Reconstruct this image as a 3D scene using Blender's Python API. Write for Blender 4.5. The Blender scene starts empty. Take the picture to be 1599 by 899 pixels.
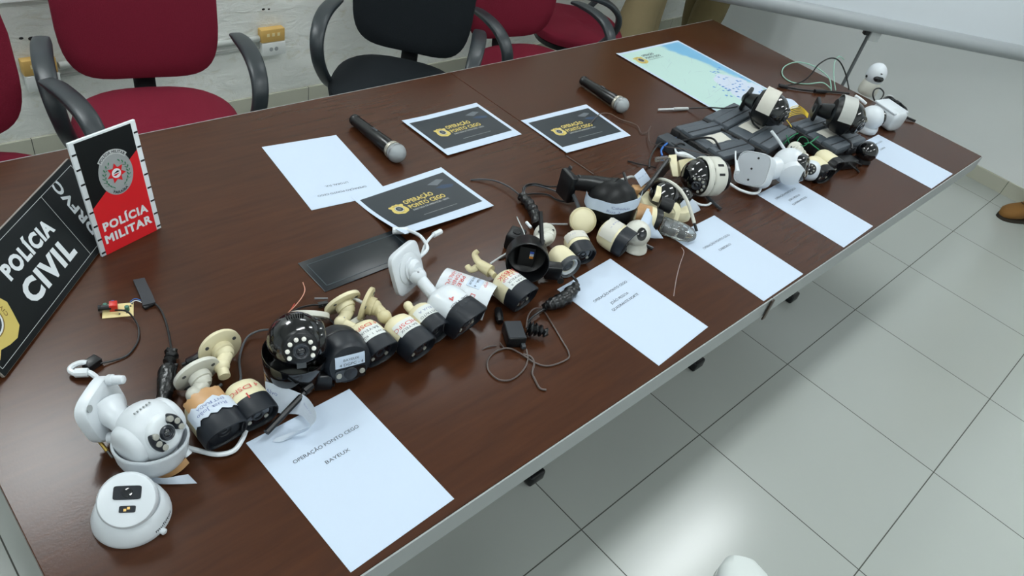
import bpy, math, random
from mathutils import Vector, Matrix, noise
random.seed(7)
PI = math.pi
V = Vector

# ------------------------------------------------------------------ camera, exposure, world, lights
T = 0.6937                                   # height of the table top
W_, H_, F_ = 1599.0, 899.0, 1164.23
CAM = V((-0.1428, -0.4360, 1.7748))
PITCH, ROLL, YAW = 0.685405, 0.255988, 0.655897
fw = V((math.cos(YAW)*math.cos(PITCH), math.sin(YAW)*math.cos(PITCH), -math.sin(PITCH)))
rt0 = V((math.sin(YAW), -math.cos(YAW), 0)); up0 = rt0.cross(fw)
rt = rt0*math.cos(ROLL) + up0*math.sin(ROLL); up = up0*math.cos(ROLL) - rt0*math.sin(ROLL)
scene = bpy.context.scene
cd = bpy.data.cameras.new('camera'); cam = bpy.data.objects.new('camera', cd)
scene.collection.objects.link(cam)
M = Matrix((rt, up, -fw)).transposed().to_4x4(); M.translation = CAM
cam.matrix_world = M
cd.sensor_width = 36; cd.lens = F_/W_*36; cd.clip_start = .02
scene.camera = cam
scene.view_settings.view_transform = 'Standard'; scene.view_settings.look = 'None'
scene.view_settings.gamma = 1; scene.view_settings.use_curve_mapping = False
scene.view_settings.exposure = -0.68
wd = bpy.data.worlds.new('world'); scene.world = wd; wd.use_nodes = True
wd.node_tree.nodes['Background'].inputs[0].default_value = (.75, .85, .9, 1)
wd.node_tree.nodes['Background'].inputs[1].default_value = .25
LAMPS = [(3.3, .15, 15), (0.9, .15, 11), (-1.4, .15, 9), (0.15, 2.08, 10), (2.5, 1.9, 4), (3.3, -1.9, 14), (0.9, -1.9, 14), (-1.4, -1.9, 10)]  # rear right lamp and last front lamp are unseen, added to brighten the walls
CEIL = 2.8
for lx, ly, lw in LAMPS:
    ld = bpy.data.lights.new('ceiling_light_glow', 'AREA'); ld.shape = 'RECTANGLE'
    ld.size = 1.2 if ly != 2.08 else .62; ld.size_y = .22 if ly != 2.08 else .54; ld.energy = lw; ld.color = (.96, 1.0, .99)
    lo = bpy.data.objects.new('ceiling_light_glow', ld); lo.location = (lx, ly, CEIL-.085)
    scene.collection.objects.link(lo)

def at(u, v, h=0.0):
    d = fw + rt*((u-W_/2)/F_) + up*((H_/2-v)/F_)
    return CAM + d*((T+h-CAM.z)/d.z)

# ------------------------------------------------------------------ materials
def lin(c):
    return tuple((x/12.92 if x <= .04045 else ((x+.055)/1.055)**2.4) for x in [k/255 for k in c])
MATS = {}
def mat(name, rgb, rough=.5, metal=0, spec=.5, trans=0, emit=0, bump=0, bscale=200, coat=0, alpha=1, var=0, vscale=3):
    if name in MATS: return MATS[name]
    m = bpy.data.materials.new(name); m.use_nodes = True; nt = m.node_tree
    b = nt.nodes['Principled BSDF']; c = lin(rgb)+(1,)
    b.inputs['Base Color'].default_value = c; b.inputs['Roughness'].default_value = rough
    b.inputs['Metallic'].default_value = metal; b.inputs['Specular IOR Level'].default_value = spec
    b.inputs['Transmission Weight'].default_value = trans; b.inputs['Coat Weight'].default_value = coat
    b.inputs['Coat Roughness'].default_value = .08
    if emit:
        b.inputs['Emission Color'].default_value = c; b.inputs['Emission Strength'].default_value = emit
    tc = nt.nodes.new('ShaderNodeTexCoord')
    if bump:
        n = nt.nodes.new('ShaderNodeTexNoise'); n.inputs['Scale'].default_value = bscale; n.inputs['Detail'].default_value = 3
        bp = nt.nodes.new('ShaderNodeBump'); bp.inputs['Strength'].default_value = bump; bp.inputs['Distance'].default_value = .002
        nt.links.new(tc.outputs['Object'], n.inputs['Vector']); nt.links.new(n.outputs['Fac'], bp.inputs['Height'])
        nt.links.new(bp.outputs['Normal'], b.inputs['Normal'])
    if var:
        n2 = nt.nodes.new('ShaderNodeTexNoise'); n2.inputs['Scale'].default_value = vscale; n2.inputs['Detail'].default_value = 5
        mx = nt.nodes.new('ShaderNodeMix'); mx.data_type = 'RGBA'
        mx.inputs[6].default_value = tuple(x*(1-var) for x in c[:3])+(1,); mx.inputs[7].default_value = tuple(min(1, x*(1+var)) for x in c[:3])+(1,)
        nt.links.new(tc.outputs['Object'], n2.inputs['Vector']); nt.links.new(n2.outputs['Fac'], mx.inputs[0])
        nt.links.new(mx.outputs[2], b.inputs['Base Color'])
    MATS[name] = m; return m
white = mat('white_plastic', (203, 209, 214), .32, bump=.05, bscale=60)
white2 = mat('offwhite_plastic', (200, 200, 190), .4)
cream = mat('cream_plastic', (214, 206, 172), .42, var=.06, vscale=30)
cream2 = mat('yellowed_plastic', (196, 186, 148), .45, var=.08, vscale=30)
blk = mat('black_plastic', (13, 15, 18), .36, spec=.4)
blkg = mat('glossy_black_plastic', (9, 10, 13), .12, coat=.6)
blkm = mat('matt_black', (12, 13, 15), .7)
navy = mat('dark_blue_grey_bezel', (22, 27, 34), .42, spec=.4)
charc = mat('charcoal_case', (70, 77, 84), .5, bump=.3, bscale=300)
charcd = mat('dark_case_edge', (24, 27, 32), .55)
tape = mat('black_tape', (13, 15, 17), .28, bump=1.0, bscale=90)
grey = mat('grey_plastic', (150, 155, 156), .45)
lgrey = mat('light_grey', (186, 190, 190), .45)
dgrey = mat('dark_grey', (60, 64, 68), .5)
chrome = mat('chrome', (190, 195, 200), .2, metal=1)
steel = mat('steel', (150, 152, 155), .35, metal=1)
lensm = mat('lens_glass', (16, 18, 26), .05, coat=1)
lensr = mat('lens_ring', (40, 44, 50), .3)
irled = mat('infrared_led', (150, 150, 142), .25)
ledw = mat('white_led', (232, 230, 220), .3)
ledy = mat('yellow_led', (240, 200, 120), .3)
paper = mat('paper', (186, 200, 217), .7)
paper2 = mat('torn_paper', (190, 200, 212), .8, bump=.6, bscale=60)
labelm = mat('white_label', (206, 210, 208), .6)
tapew = mat('masking_tape', (196, 194, 184), .7, bump=.4, bscale=80)
duct = mat('silver_tape', (170, 172, 168), .5, bump=.3, bscale=80)
brownp = mat('brown_tape', (176, 136, 92), .4, bump=.5, bscale=60)
ink = mat('black_ink', (52, 56, 62), .8)
inkb = mat('pen_ink', (110, 120, 160), .8)
inkr = mat('red_marker', (190, 70, 66), .7)
red = mat('sign_red', (206, 28, 36), .35)
signb = mat('sign_black', (12, 17, 19), .3, spec=.35)
signw = mat('sign_white', (214, 220, 224), .4)
gold = mat('gold_print', (200, 180, 98), .5)
goldd = mat('dark_gold_line', (120, 96, 40), .5)
printb = mat('printed_black', (32, 40, 47), .42)
slate = mat('print_slate', (92, 98, 104), .5)
prblue = mat('print_blue', (48, 82, 118), .5)
green = mat('leaf_green', (26, 112, 72), .5)
redfab = mat('burgundy_fabric', (112, 24, 44), .85, bump=.9, bscale=500, spec=.2, var=.12, vscale=250)
blkfab = mat('black_fabric', (24, 29, 33), .85, bump=.9, bscale=500, spec=.2, var=.12, vscale=250)
armm = mat('armrest_plastic', (34, 41, 45), .4)
clear = mat('clear_plastic', (235, 240, 240), .05, trans=.9)
khaki = mat('khaki_cloth', (150, 134, 100), .9, bump=.8, bscale=40, var=.12, vscale=14)
khakid = mat('olive_cloth', (114, 101, 68), .9, bump=.8, bscale=40, var=.18, vscale=14)
tan = mat('tan_boot', (122, 84, 34), .8, bump=.6, bscale=60, var=.2, vscale=14)
skin = mat('skin', (160, 112, 84), .6)
wirem = mat('thin_wire', (84, 74, 70), .4)
wireg = mat('green_wire', (28, 120, 78), .4)
wirepg = mat('pale_green_wire', (140, 186, 168), .4)
wirey = mat('yellow_wire', (226, 196, 40), .4)
wireb = mat('blue_wire', (40, 100, 176), .4)
pcbm = mat('circuit_board', (214, 196, 140), .5)
redc = mat('red_connector', (190, 40, 30), .35)

def wood():
    m = bpy.data.materials.new('dark_wood_veneer'); m.use_nodes = True; nt = m.node_tree; b = nt.nodes['Principled BSDF']
    tc = nt.nodes.new('ShaderNodeTexCoord'); mp = nt.nodes.new('ShaderNodeMapping'); mp.inputs['Scale'].default_value = (3.0, 30, 30)
    n = nt.nodes.new('ShaderNodeTexNoise'); n.inputs['Scale'].default_value = 2.2; n.inputs['Detail'].default_value = 8; n.inputs['Distortion'].default_value = .3
    r = nt.nodes.new('ShaderNodeValToRGB'); r.color_ramp.elements[0].position = .3; r.color_ramp.elements[1].position = .72
    r.color_ramp.elements[0].color = lin((58, 33, 20))+(1,); r.color_ramp.elements[1].color = lin((69, 39, 23))+(1,)
    nt.links.new(tc.outputs['Object'], mp.inputs[0]); nt.links.new(mp.outputs[0], n.inputs['Vector']); nt.links.new(n.outputs['Fac'], r.inputs[0])
    nt.links.new(r.outputs[0], b.inputs['Base Color'])
    b.inputs['Roughness'].default_value = .23; b.inputs['Specular IOR Level'].default_value = .26
    n2 = nt.nodes.new('ShaderNodeTexNoise'); n2.inputs['Scale'].default_value = 260
    bp = nt.nodes.new('ShaderNodeBump'); bp.inputs['Strength'].default_value = .12; bp.inputs['Distance'].default_value = .0006
    nt.links.new(tc.outputs['Object'], n2.inputs['Vector']); nt.links.new(n2.outputs['Fac'], bp.inputs['Height']); nt.links.new(bp.outputs['Normal'], b.inputs['Normal'])
    return m
woodm = wood()
def tiles(name, base, ox, oy, s, joint=.003, dim='xy'):
    m = bpy.data.materials.new(name); m.use_nodes = True; nt = m.node_tree; b = nt.nodes['Principled BSDF']
    tc = nt.nodes.new('ShaderNodeTexCoord'); sp = nt.nodes.new('ShaderNodeSeparateXYZ'); nt.links.new(tc.outputs['Object'], sp.inputs[0])
    def math_(op, a, c=None):
        q = nt.nodes.new('ShaderNodeMath'); q.operation = op
        for i, x in enumerate((a, c)):
            if x is None: continue
            if isinstance(x, (int, float)): q.inputs[i].default_value = x
            else: nt.links.new(x, q.inputs[i])
        return q.outputs[0]
    outs = []
    for ax, o in (('X', ox), ('Y', oy)):
        if ax.lower() not in dim: continue
        q = math_('DIVIDE', math_('SUBTRACT', sp.outputs[ax], o), s); q = math_('FRACT', math_('ADD', q, 100.5)); q = math_('ABSOLUTE', math_('SUBTRACT', q, .5))
        outs.append(math_('LESS_THAN', q, joint/s/2))
    fac = outs[0] if len(outs) == 1 else math_('MAXIMUM', outs[0], outs[1])
    n = nt.nodes.new('ShaderNodeTexNoise'); n.inputs['Scale'].default_value = 1.7; n.inputs['Detail'].default_value = 4
    nt.links.new(tc.outputs['Object'], n.inputs['Vector'])
    m0 = nt.nodes.new('ShaderNodeMix'); m0.data_type = 'RGBA'; c = lin(base)
    m0.inputs[6].default_value = tuple(x*.95 for x in c)+(1,); m0.inputs[7].default_value = tuple(x*1.04 for x in c)+(1,); nt.links.new(n.outputs['Fac'], m0.inputs[0])
    m1 = nt.nodes.new('ShaderNodeMix'); m1.data_type = 'RGBA'; nt.links.new(fac, m1.inputs[0]); nt.links.new(m0.outputs[2], m1.inputs[6])
    m1.inputs[7].default_value = lin((74, 76, 70))+(1,); nt.links.new(m1.outputs[2], b.inputs['Base Color'])
    rr = nt.nodes.new('ShaderNodeMix'); nt.links.new(fac, rr.inputs[0]); rr.inputs[2].default_value = .2; rr.inputs[3].default_value = .9
    nt.links.new(rr.outputs[0], b.inputs['Roughness'])
    return m
floorm = tiles('floor_tile', (171, 176, 171), 1.0433, .0274, .5835, .0035)
basem = tiles('baseboard_tile', (186, 186, 170), 1.0433, .0274, .5835, .003)
wallm = mat('smooth_wall_paint', (236, 240, 240), .6, bump=.15, bscale=20, var=.03, vscale=2)
def roughwall():
    m = bpy.data.materials.new('patched_wall_paint'); m.use_nodes = True; nt = m.node_tree; b = nt.nodes['Principled BSDF']
    tc = nt.nodes.new('ShaderNodeTexCoord')
    mp = nt.nodes.new('ShaderNodeMapping'); mp.inputs['Scale'].default_value = (1, 1, 2.4); nt.links.new(tc.outputs['Object'], mp.inputs[0])
    n = nt.nodes.new('ShaderNodeTexNoise'); n.inputs['Scale'].default_value = 9; n.inputs['Detail'].default_value = 8; n.inputs['Roughness'].default_value = .7; n.inputs['Distortion'].default_value = 1.2
    nt.links.new(mp.outputs[0], n.inputs['Vector'])
    r = nt.nodes.new('ShaderNodeValToRGB'); e = r.color_ramp.elements
    e[0].position = .30; e[0].color = lin((222, 222, 208))+(1,); e[1].position = .46; e[1].color = lin((240, 243, 238))+(1,)
    nt.links.new(n.outputs['Fac'], r.inputs[0]); nt.links.new(r.outputs[0], b.inputs['Base Color'])
    bp = nt.nodes.new('ShaderNodeBump'); bp.inputs['Strength'].default_value = .8; bp.inputs['Distance'].default_value = .02
    nt.links.new(n.outputs['Fac'], bp.inputs['Height']); nt.links.new(bp.outputs['Normal'], b.inputs['Normal']); b.inputs['Roughness'].default_value = .6
    return m
rwallm = roughwall()
def mapmat():
    m = bpy.data.materials.new('printed_map'); m.use_nodes = True; nt = m.node_tree; b = nt.nodes['Principled BSDF']; b.inputs['Roughness'].default_value = .5
    tc = nt.nodes.new('ShaderNodeTexCoord'); sp = nt.nodes.new('ShaderNodeSeparateXYZ'); nt.links.new(tc.outputs['Object'], sp.inputs[0])
    n = nt.nodes.new('ShaderNodeTexNoise'); n.inputs['Scale'].default_value = 9; n.inputs['Detail'].default_value = 6; nt.links.new(tc.outputs['Object'], n.inputs['Vector'])
    def ma(op, a, c):
        q = nt.nodes.new('ShaderNodeMath'); q.operation = op
        for i, x in enumerate((a, c)):
            if isinstance(x, (int, float)): q.inputs[i].default_value = x
            else: nt.links.new(x, q.inputs[i])
        return q.outputs[0]
    # coast: sea where x + noise beyond a line that slants with y
    e = ma('ADD', ma('SUBTRACT', sp.outputs['X'], ma('MULTIPLY', sp.outputs['Y'], -.30)), ma('MULTIPLY', ma('SUBTRACT', n.outputs['Fac'], .5), .12))
    r = nt.nodes.new('ShaderNodeValToRGB'); r.color_ramp.interpolation = 'EASE'; el = r.color_ramp.elements
    el[0].position = .44; el[0].color = lin((176, 204, 197))+(1,); el[1].position = .475; el[1].color = lin((112, 168, 202))+(1,)
    nt.links.new(e, r.inputs[0])
    town = nt.nodes.new('ShaderNodeMix'); town.data_type = 'RGBA'
    g = nt.nodes.new('ShaderNodeTexNoise'); g.inputs['Scale'].default_value = 26; nt.links.new(tc.outputs['Object'], g.inputs['Vector'])
    dx = ma('SUBTRACT', sp.outputs['X'], .30); dy = ma('SUBTRACT', sp.outputs['Y'], .17)
    d2 = ma('ADD', ma('MULTIPLY', dx, dx), ma('MULTIPLY', ma('MULTIPLY', dy, dy), .45)); d2 = ma('ADD', d2, ma('MULTIPLY', ma('SUBTRACT', g.outputs['Fac'], .5), .015))
    nt.links.new(ma('LESS_THAN', d2, .0085), town.inputs[0]); nt.links.new(r.outputs[0], town.inputs[6]); town.inputs[7].default_value = lin((190, 199, 214))+(1,)
    nt.links.new(town.outputs[2], b.inputs['Base Color'])
    return m
mapm = mapmat()

# ------------------------------------------------------------------ mesh helpers
col = scene.collection
def frame(o, x, z=V((0, 0, 1))):
    x = V(x).normalized(); y = V(z).cross(x)
    if y.length < 1e-4: y = V((0, 1, 0)).cross(x)
    y.normalize(); zz = x.cross(y)
    m = Matrix((x, y, zz)).transposed().to_4x4(); m.translation = V(o); return m
def spow(a, p): return math.copysign(abs(a)**p, a)
class MB:
    def __init__(s): s.v = []; s.f = []; s.mi = []
    def add(s, vs, fs, M=None, mi=0):
        b = len(s.v); s.v += [tuple(M @ V(p)) if M else tuple(p) for p in vs]
        s.f += [tuple(b+i for i in f) for f in fs]; s.mi += [mi]*len(fs); return s
    def box(s, a, b, M=None, bev=0.0, mi=0):
        x0, y0, z0 = a; x1, y1, z1 = b; c = bev
        if c <= 0:
            vs = [(x, y, z) for z in (z0, z1) for y in (y0, y1) for x in (x0, x1)]
            return s.add(vs, [(0, 2, 3, 1), (4, 5, 7, 6), (0, 1, 5, 4), (2, 6, 7, 3), (0, 4, 6, 2), (1, 3, 7, 5)], M, mi)
        def ring(ins, z, r=c):
            pts = []
            for cx, cy, a0 in ((x1-c, y1-c, 0), (x0+c, y1-c, 90), (x0+c, y0+c, 180), (x1-c, y0+c, 270)):
                for k in range(4):
                    a_ = math.radians(a0+k*30); pts.append((cx+(c-ins)*math.cos(a_), cy+(c-ins)*math.sin(a_), z))
            return pts
        rs = [ring(c*.95, z0), ring(c*.3, z0+c*.3), ring(0, z0+c), ring(0, z1-c), ring(c*.3, z1-c*.3), ring(c*.95, z1)]
        return s.loft(rs, M, mi=mi)
    def loft(s, rings, M=None, cap=True, closed=True, mi=0):
        n = len(rings[0]); vs = [p for r in rings for p in r]; fs = []
        for i in range(len(rings)-1):
            for j in range(n if closed else n-1):
                k = (j+1) % n; fs.append((i*n+j, i*n+k, (i+1)*n+k, (i+1)*n+j))
        if cap: fs.append(tuple(reversed(range(n)))); fs.append(tuple((len(rings)-1)*n+j for j in range(n)))
        return s.add(vs, fs, M, mi)
    def lathe(s, prof, M=None, n=32, cap=True, a0=0, a1=2*PI, mi=0):   # prof: (x along axis, radius); axis = local X
        full = abs(a1-a0-2*PI) < 1e-6
        rings = []
        for x, r in prof:
            rings.append([(x, r*math.cos(a0+(a1-a0)*k/(n if full else n-1)), r*math.sin(a0+(a1-a0)*k/(n if full else n-1))) for k in range(n)])
        return s.loft(rings, M, cap=cap and full, closed=full, mi=mi)
    def sph(s, c, r, M=None, n=28, sc=(1, 1, 1), mi=0):
        prof = [(-math.cos(PI*k/(n//2)), max(1e-4, math.sin(PI*k/(n//2)))) for k in range(n//2+1)]
        S = Matrix.Translation(V(c)) @ Matrix.Diagonal((r*sc[0], r*sc[1], r*sc[2], 1))
        return s.lathe(prof, (M @ S) if M else S, n, mi=mi)
    def tube(s, pts, r, n=8, sm=5, M=None, mi=0, flat=1.0):
        P = [V(p) for p in pts]
        if sm > 1 and len(P) > 2:
            Q = []
            for i in range(len(P)-1):
                p0 = P[max(0, i-1)]; p1 = P[i]; p2 = P[i+1]; p3 = P[min(len(P)-1, i+2)]
                for k in range(sm):
                    t = k/sm; Q.append(.5*((2*p1)+(p2-p0)*t+(2*p0-5*p1+4*p2-p3)*t*t+(3*p1-p0-3*p2+p3)*t**3))
            Q.append(P[-1]); P = Q
        rings = []; nrm = None; L = len(P)
        for i, p in enumerate(P):
            t = (P[min(L-1, i+1)]-P[max(0, i-1)])
            if t.length < 1e-9: t = V((1, 0, 0))
            t.normalize()
            if nrm is None: nrm = t.cross(V((0, 0, 1)))
            if nrm.length < 1e-3: nrm = t.cross(V((0, 1, 0)))
            nrm = (nrm-t*nrm.dot(t)); nrm.normalize(); b = t.cross(nrm)
            rr = r(i/(L-1)) if callable(r) else r
            rings.append([tuple(p+nrm*rr*math.cos(2*PI*k/n)+b*rr*flat*math.sin(2*PI*k/n)) for k in range(n)])
        return s.loft(rings, M, mi=mi)
    def grid(s, P, th=.0004, M=None, mi=0):            # P[i][j] points, thin closed sheet
        R, C_ = len(P), len(P[0]); nr = [[None]*C_ for _ in range(R)]
        for i in range(R):
            for j in range(C_):
                a = V(P[min(R-1, i+1)][j])-V(P[max(0, i-1)][j]); b = V(P[i][min(C_-1, j+1)])-V(P[i][max(0, j-1)])
                q = a.cross(b); nr[i][j] = q.normalized() if q.length > 1e-12 else V((0, 0, 1))
        vs = [V(P[i][j])+nr[i][j]*th/2 for i in range(R) for j in range(C_)]+[V(P[i][j])-nr[i][j]*th/2 for i in range(R) for j in range(C_)]
        N = R*C_; fs = []
        for i in range(R-1):
            for j in range(C_-1):
                a, b, c, d = i*C_+j, i*C_+j+1, (i+1)*C_+j+1, (i+1)*C_+j
                fs += [(a, d, c, b), (N+a, N+b, N+c, N+d)]
        for i in range(R-1):
            a, d = i*C_, (i+1)*C_; fs.append((a, N+a, N+d, d)); a, d = i*C_+C_-1, (i+1)*C_+C_-1; fs.append((a, d, N+d, N+a))
        for j in range(C_-1):
            a, b = j, j+1; fs.append((a, b, N+b, N+a)); a, b = (R-1)*C_+j, (R-1)*C_+j+1; fs.append((a, N+a, N+b, b))
        return s.add([tuple(x) for x in vs], fs, M, mi)
    def build(s, name, m, parent=None, loc=None, ang=38, smooth=True):
        me = bpy.data.meshes.new(name); me.from_pydata(s.v, [], s.f)
        for x in (m if isinstance(m, (list, tuple)) else [m]): me.materials.append(x)
        for i, p in enumerate(me.polygons): p.material_index = s.mi[i]
        import bmesh
        bm = bmesh.new(); bm.from_mesh(me); bmesh.ops.recalc_face_normals(bm, faces=bm.faces); bm.to_mesh(me); bm.free()
        if smooth: me.shade_smooth(); me.set_sharp_from_angle(angle=math.radians(ang))
        o = bpy.data.objects.new(name, me); col.objects.link(o)
        if parent: o.parent = parent
        if loc is not None: o.matrix_local = loc if isinstance(loc, Matrix) else Matrix.Translation(V(loc))
        return o
def tag(o, label, cat=None, group=None, kind=None):
    if label: o['label'] = label
    if cat: o['category'] = cat
    if group: o['group'] = group
    if kind: o['kind'] = kind
    return o
def thing(name, label, cat, Mx=None, group=None):
    o = bpy.data.objects.new(name, None); o.empty_display_size = .03; col.objects.link(o)
    if Mx is not None: o.matrix_world = Mx if isinstance(Mx, Matrix) else Matrix.Translation(V(Mx))
    return tag(o, label, cat, group)
def origin(o):        # re-centre a mesh built in world coordinates on its base
    me = o.data; n = len(me.vertices); c = V((sum(v.co.x for v in me.vertices)/n, sum(v.co.y for v in me.vertices)/n, min(v.co.z for v in me.vertices)))
    me.transform(Matrix.Translation(-c)); o.location = c; return o
_tc = {}
def textmesh(s, bold=0.0, sx=1.0):
    k = (s, bold)
    if k not in _tc:
        cu = bpy.data.curves.new('t', 'FONT'); cu.body = s; cu.size = 1; cu.bevel_depth = bold; cu.bevel_resolution = 0; cu.space_character = 1+bold*3.2; cu.resolution_u = 3; cu.align_x = 'CENTER'; cu.align_y = 'BOTTOM_BASELINE'
        o = bpy.data.objects.new('t', cu); col.objects.link(o); dg = bpy.context.evaluated_depsgraph_get()
        me = bpy.data.meshes.new_from_object(o.evaluated_get(dg)); col.objects.unlink(o); bpy.data.objects.remove(o)
        _tc[k] = ([tuple(v.co) for v in me.vertices], [tuple(p.vertices) for p in me.polygons if bold == 0 or all(me.vertices[i].co.z > -1e-5 for i in p.vertices)])
        if bold: used = sorted({i for f in _tc[k][1] for i in f}); mp_ = {a: n for n, a in enumerate(used)}; _tc[k] = ([_tc[k][0][i] for i in used], [tuple(mp_[i] for i in f) for f in _tc[k][1]])
    return _tc[k]
def text(s, fn, m, parent, width=None, height=None, bold=0.0, name='printed_text', loc=None):
    """fn maps (x, y) in text metres (centred on x, baseline y=0) to a 3-D point."""
    vs, fs = textmesh(s, bold)
    if not vs: return
    x0 = min(v[0] for v in vs); x1 = max(v[0] for v in vs)
    sx = width/(x1-x0) if width else (height/.72)
    sy = height/.72 if height else sx
    me = bpy.data.meshes.new(name); me.from_pydata([tuple(fn((v[0]-(x0+x1)/2)*sx, v[1]*sy)) for v in vs], [], fs); me.materials.append(m)
    o = bpy.data.objects.new(name, me); col.objects.link(o); o.parent = parent
    if loc is not None: o.matrix_local = loc
    return o
def plane_fn(cx, cy, z, deg=0, ax=0, ay=0):
    c, s_ = math.cos(math.radians(deg)), math.sin(math.radians(deg))
    return lambda x, y: (cx+c*x-s_*y, cy+s_*x+c*y, z)
def cable(name, pts, r, m, label=None, cat='cable', parent=None, group=None, sm=6):
    b = MB(); b.tube([p if isinstance(p, Vector) else at(*p) for p in pts], r, 8, sm)
    o = b.build(name, m, None)
    if parent:
        bpy.context.view_layer.update(); o.parent = parent; o.matrix_parent_inverse = parent.matrix_world.inverted()
    else:
        origin(o); tag(o, label, cat, group)
    return o
def up_to(o, parent):
    bpy.context.view_layer.update(); o.parent = parent; o.matrix_parent_inverse = parent.matrix_world.inverted(); return o
def ribbon(name, rows, m, parent=None, th=.0004, sub=5):
    """rows: list of (edgeA(u,v,h), edgeB(u,v,h)); smooth strip"""
    A = [at(*r[0]) for r in rows]; B = [at(*r[1]) for r in rows]
    def sp(P):
        Q = []
        for i in range(len(P)-1):
            p0 = P[max(0, i-1)]; p1 = P[i]; p2 = P[i+1]; p3 = P[min(len(P)-1, i+2)]
            for k in range(sub):
                t = k/sub; Q.append(.5*((2*p1)+(p2-p0)*t+(2*p0-5*p1+4*p2-p3)*t*t+(3*p1-p0-3*p2+p3)*t**3))
        return Q+[P[-1]]
    A, B = sp(A), sp(B)
    b = MB(); b.grid([[a.lerp(c, k/4) for k in range(5)] for a, c in zip(A, B)], th)
    o = b.build(name, m)
    return up_to(o, parent) if parent else o

# ------------------------------------------------------------------ room
def struct(o): o['kind'] = 'structure'; return o
XR, YB = 4.74, 2.40
XL, YF = -3.2, -3.4
struct(MB().box((XL, YF, -.1), (XR, YB, 0)).build('floor', floorm, smooth=False))
struct(MB().box((XL, YF, CEIL), (XR, YB, CEIL+.1)).build('ceiling', mat('ceiling_paint', (240, 242, 240), .8), smooth=False))
struct(MB().box((XR, YF-.1, -.1), (XR+.1, YB+.1, CEIL+.1)).build('wall_right', wallm, smooth=False))
struct(MB().box((XL-.1, YF-.1, -.1), (XL, YB+.1, CEIL+.1)).build('wall_left', wallm, smooth=False))
struct(MB().box((XL, YF-.1, -.1), (XR, YF, CEIL+.1)).build('wall_front', wallm, smooth=False))
struct(MB().box((XL, YB, -.1), (XR, YB+.1, CEIL+.1)).build('wall_back', rwallm, smooth=False))
struct(MB().box((XL, YB-.012, 0), (XR, YB, .082)).build('baseboard_back', basem, smooth=False))
struct(MB().box((XR-.012, YF, 0), (XR, YB-.012, .082)).build('baseboard_right', basem, smooth=False))
struct(MB().box((XL, YB-.03, .60), (.70, YB, 1.6)).build('trim_1', wallm, smooth=False))
for lx, ly, lw in LAMPS:
    L = thing('ceiling_light', 'white rectangular ceiling lamp above the room', 'lamp', (lx, ly, CEIL), 'ceiling lamps above the room')
    hx, hy = (.62, .12) if ly != 2.08 else (.33, .29)
    MB().box((-hx, -hy, -.055), (hx, hy, 0), bev=.01).build('lamp_housing', white, L)
    MB().box((-hx+.04, -hy+.02, -.072), (hx-.04, hy-.02, -.0551)).build('lamp_diffuser', mat('lamp_diffuser', (245, 252, 255), .4, emit=24) if ly != 2.08 else mat('bright_lamp_diffuser', (245, 252, 255), .4, emit=30), L, smooth=False)

# ------------------------------------------------------------------ conference tables
def table(x0, x1, feet, label):
    t = thing('conference_table', label, 'table', ((x0+x1)/2, .65, 0), 'joined conference tables')
    a, b = x0-(x0+x1)/2, x1-(x0+x1)/2
    MB().box((a, -.65, T-.032), (b, .648, T), bev=.0015).build('tabletop', woodm, t, smooth=False)
    for y0 in (-.6535, .6485): tag(MB().box((a+.001, y0, T-.056), (b-.001, y0+.003, T-.0015)).build('edge_band', mat('grey_edge_band', (146, 150, 150), .45), t), 'light grey edge band')
    for fx in feet:
        fx -= (x0+x1)/2
        MB().box((fx-.03, -.44, 0), (fx+.03, .44, .04), bev=.008).build('foot', blk, t)
        MB().box((fx-.025, -.06, .03), (fx+.025, .06, T-.05), bev=.006).build('leg', blk, t)
        MB().box((fx-.02, -.5, T-.06), (fx+.02, .5, T-.032)).build('crossbar', blk, t)
    m = MB(); m.box((a+.25, .02, T-.35), (b-.25, .035, T-.09)); tag(m.build('modesty_panel', woodm, t), None)
    return t
table(-.106, 1.4785, (.22, 1.045), 'left half of the long dark brown table, with the white cameras and bullet cameras')
table(1.4795, 3.078, (1.872, 2.575), 'right half of the long dark brown table, with the map and grey cases')
j = MB().box((1.462, -.010, T-.066), (1.478, -.0055, T-.001), bev=.002).build('joint_bracket', mat('bracket_brown', (46, 30, 18), .4))
origin(j); tag(j, 'small dark brown joint bracket on the front edge where the two table halves meet', 'bracket')

# ------------------------------------------------------------------ papers and prints
def sheet(w, h, name, label, cat, x, y, th, m=paper, curl=None, group=None, z=.0006, bulge=0):
    o = thing(name, label, cat, Matrix.Translation((x, y, T+z)) @ Matrix.Rotation(th, 4, 'Z'), group)
    cf = curl or (lambda a, b: 0)
    N = 14
    P = [[(w*i/N, h*k/N, cf(i/N, k/N)) for k in range(N+1)] for i in range(N+1)]
    MB().grid(P, .0006).build('sheet', m, o)
    return o, cf
def line_on(o, cf, w, h, s, cx, cy, width, m=ink, deg=0, bold=0.0, height=None, dz=.0007, name='printed_text'):
    c, s_ = math.cos(math.radians(deg)), math.sin(math.radians(deg))
    fn = lambda x, y: (cx+c*x-s_*y, cy+s_*x+c*y, cf((cx+c*x-s_*y)/w, (cy+s_*x+c*y)/h)+dz)
    return text(s, fn, m, o, width=width, height=height, bold=bold, name=name)
A4 = (.21, .297)
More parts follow.
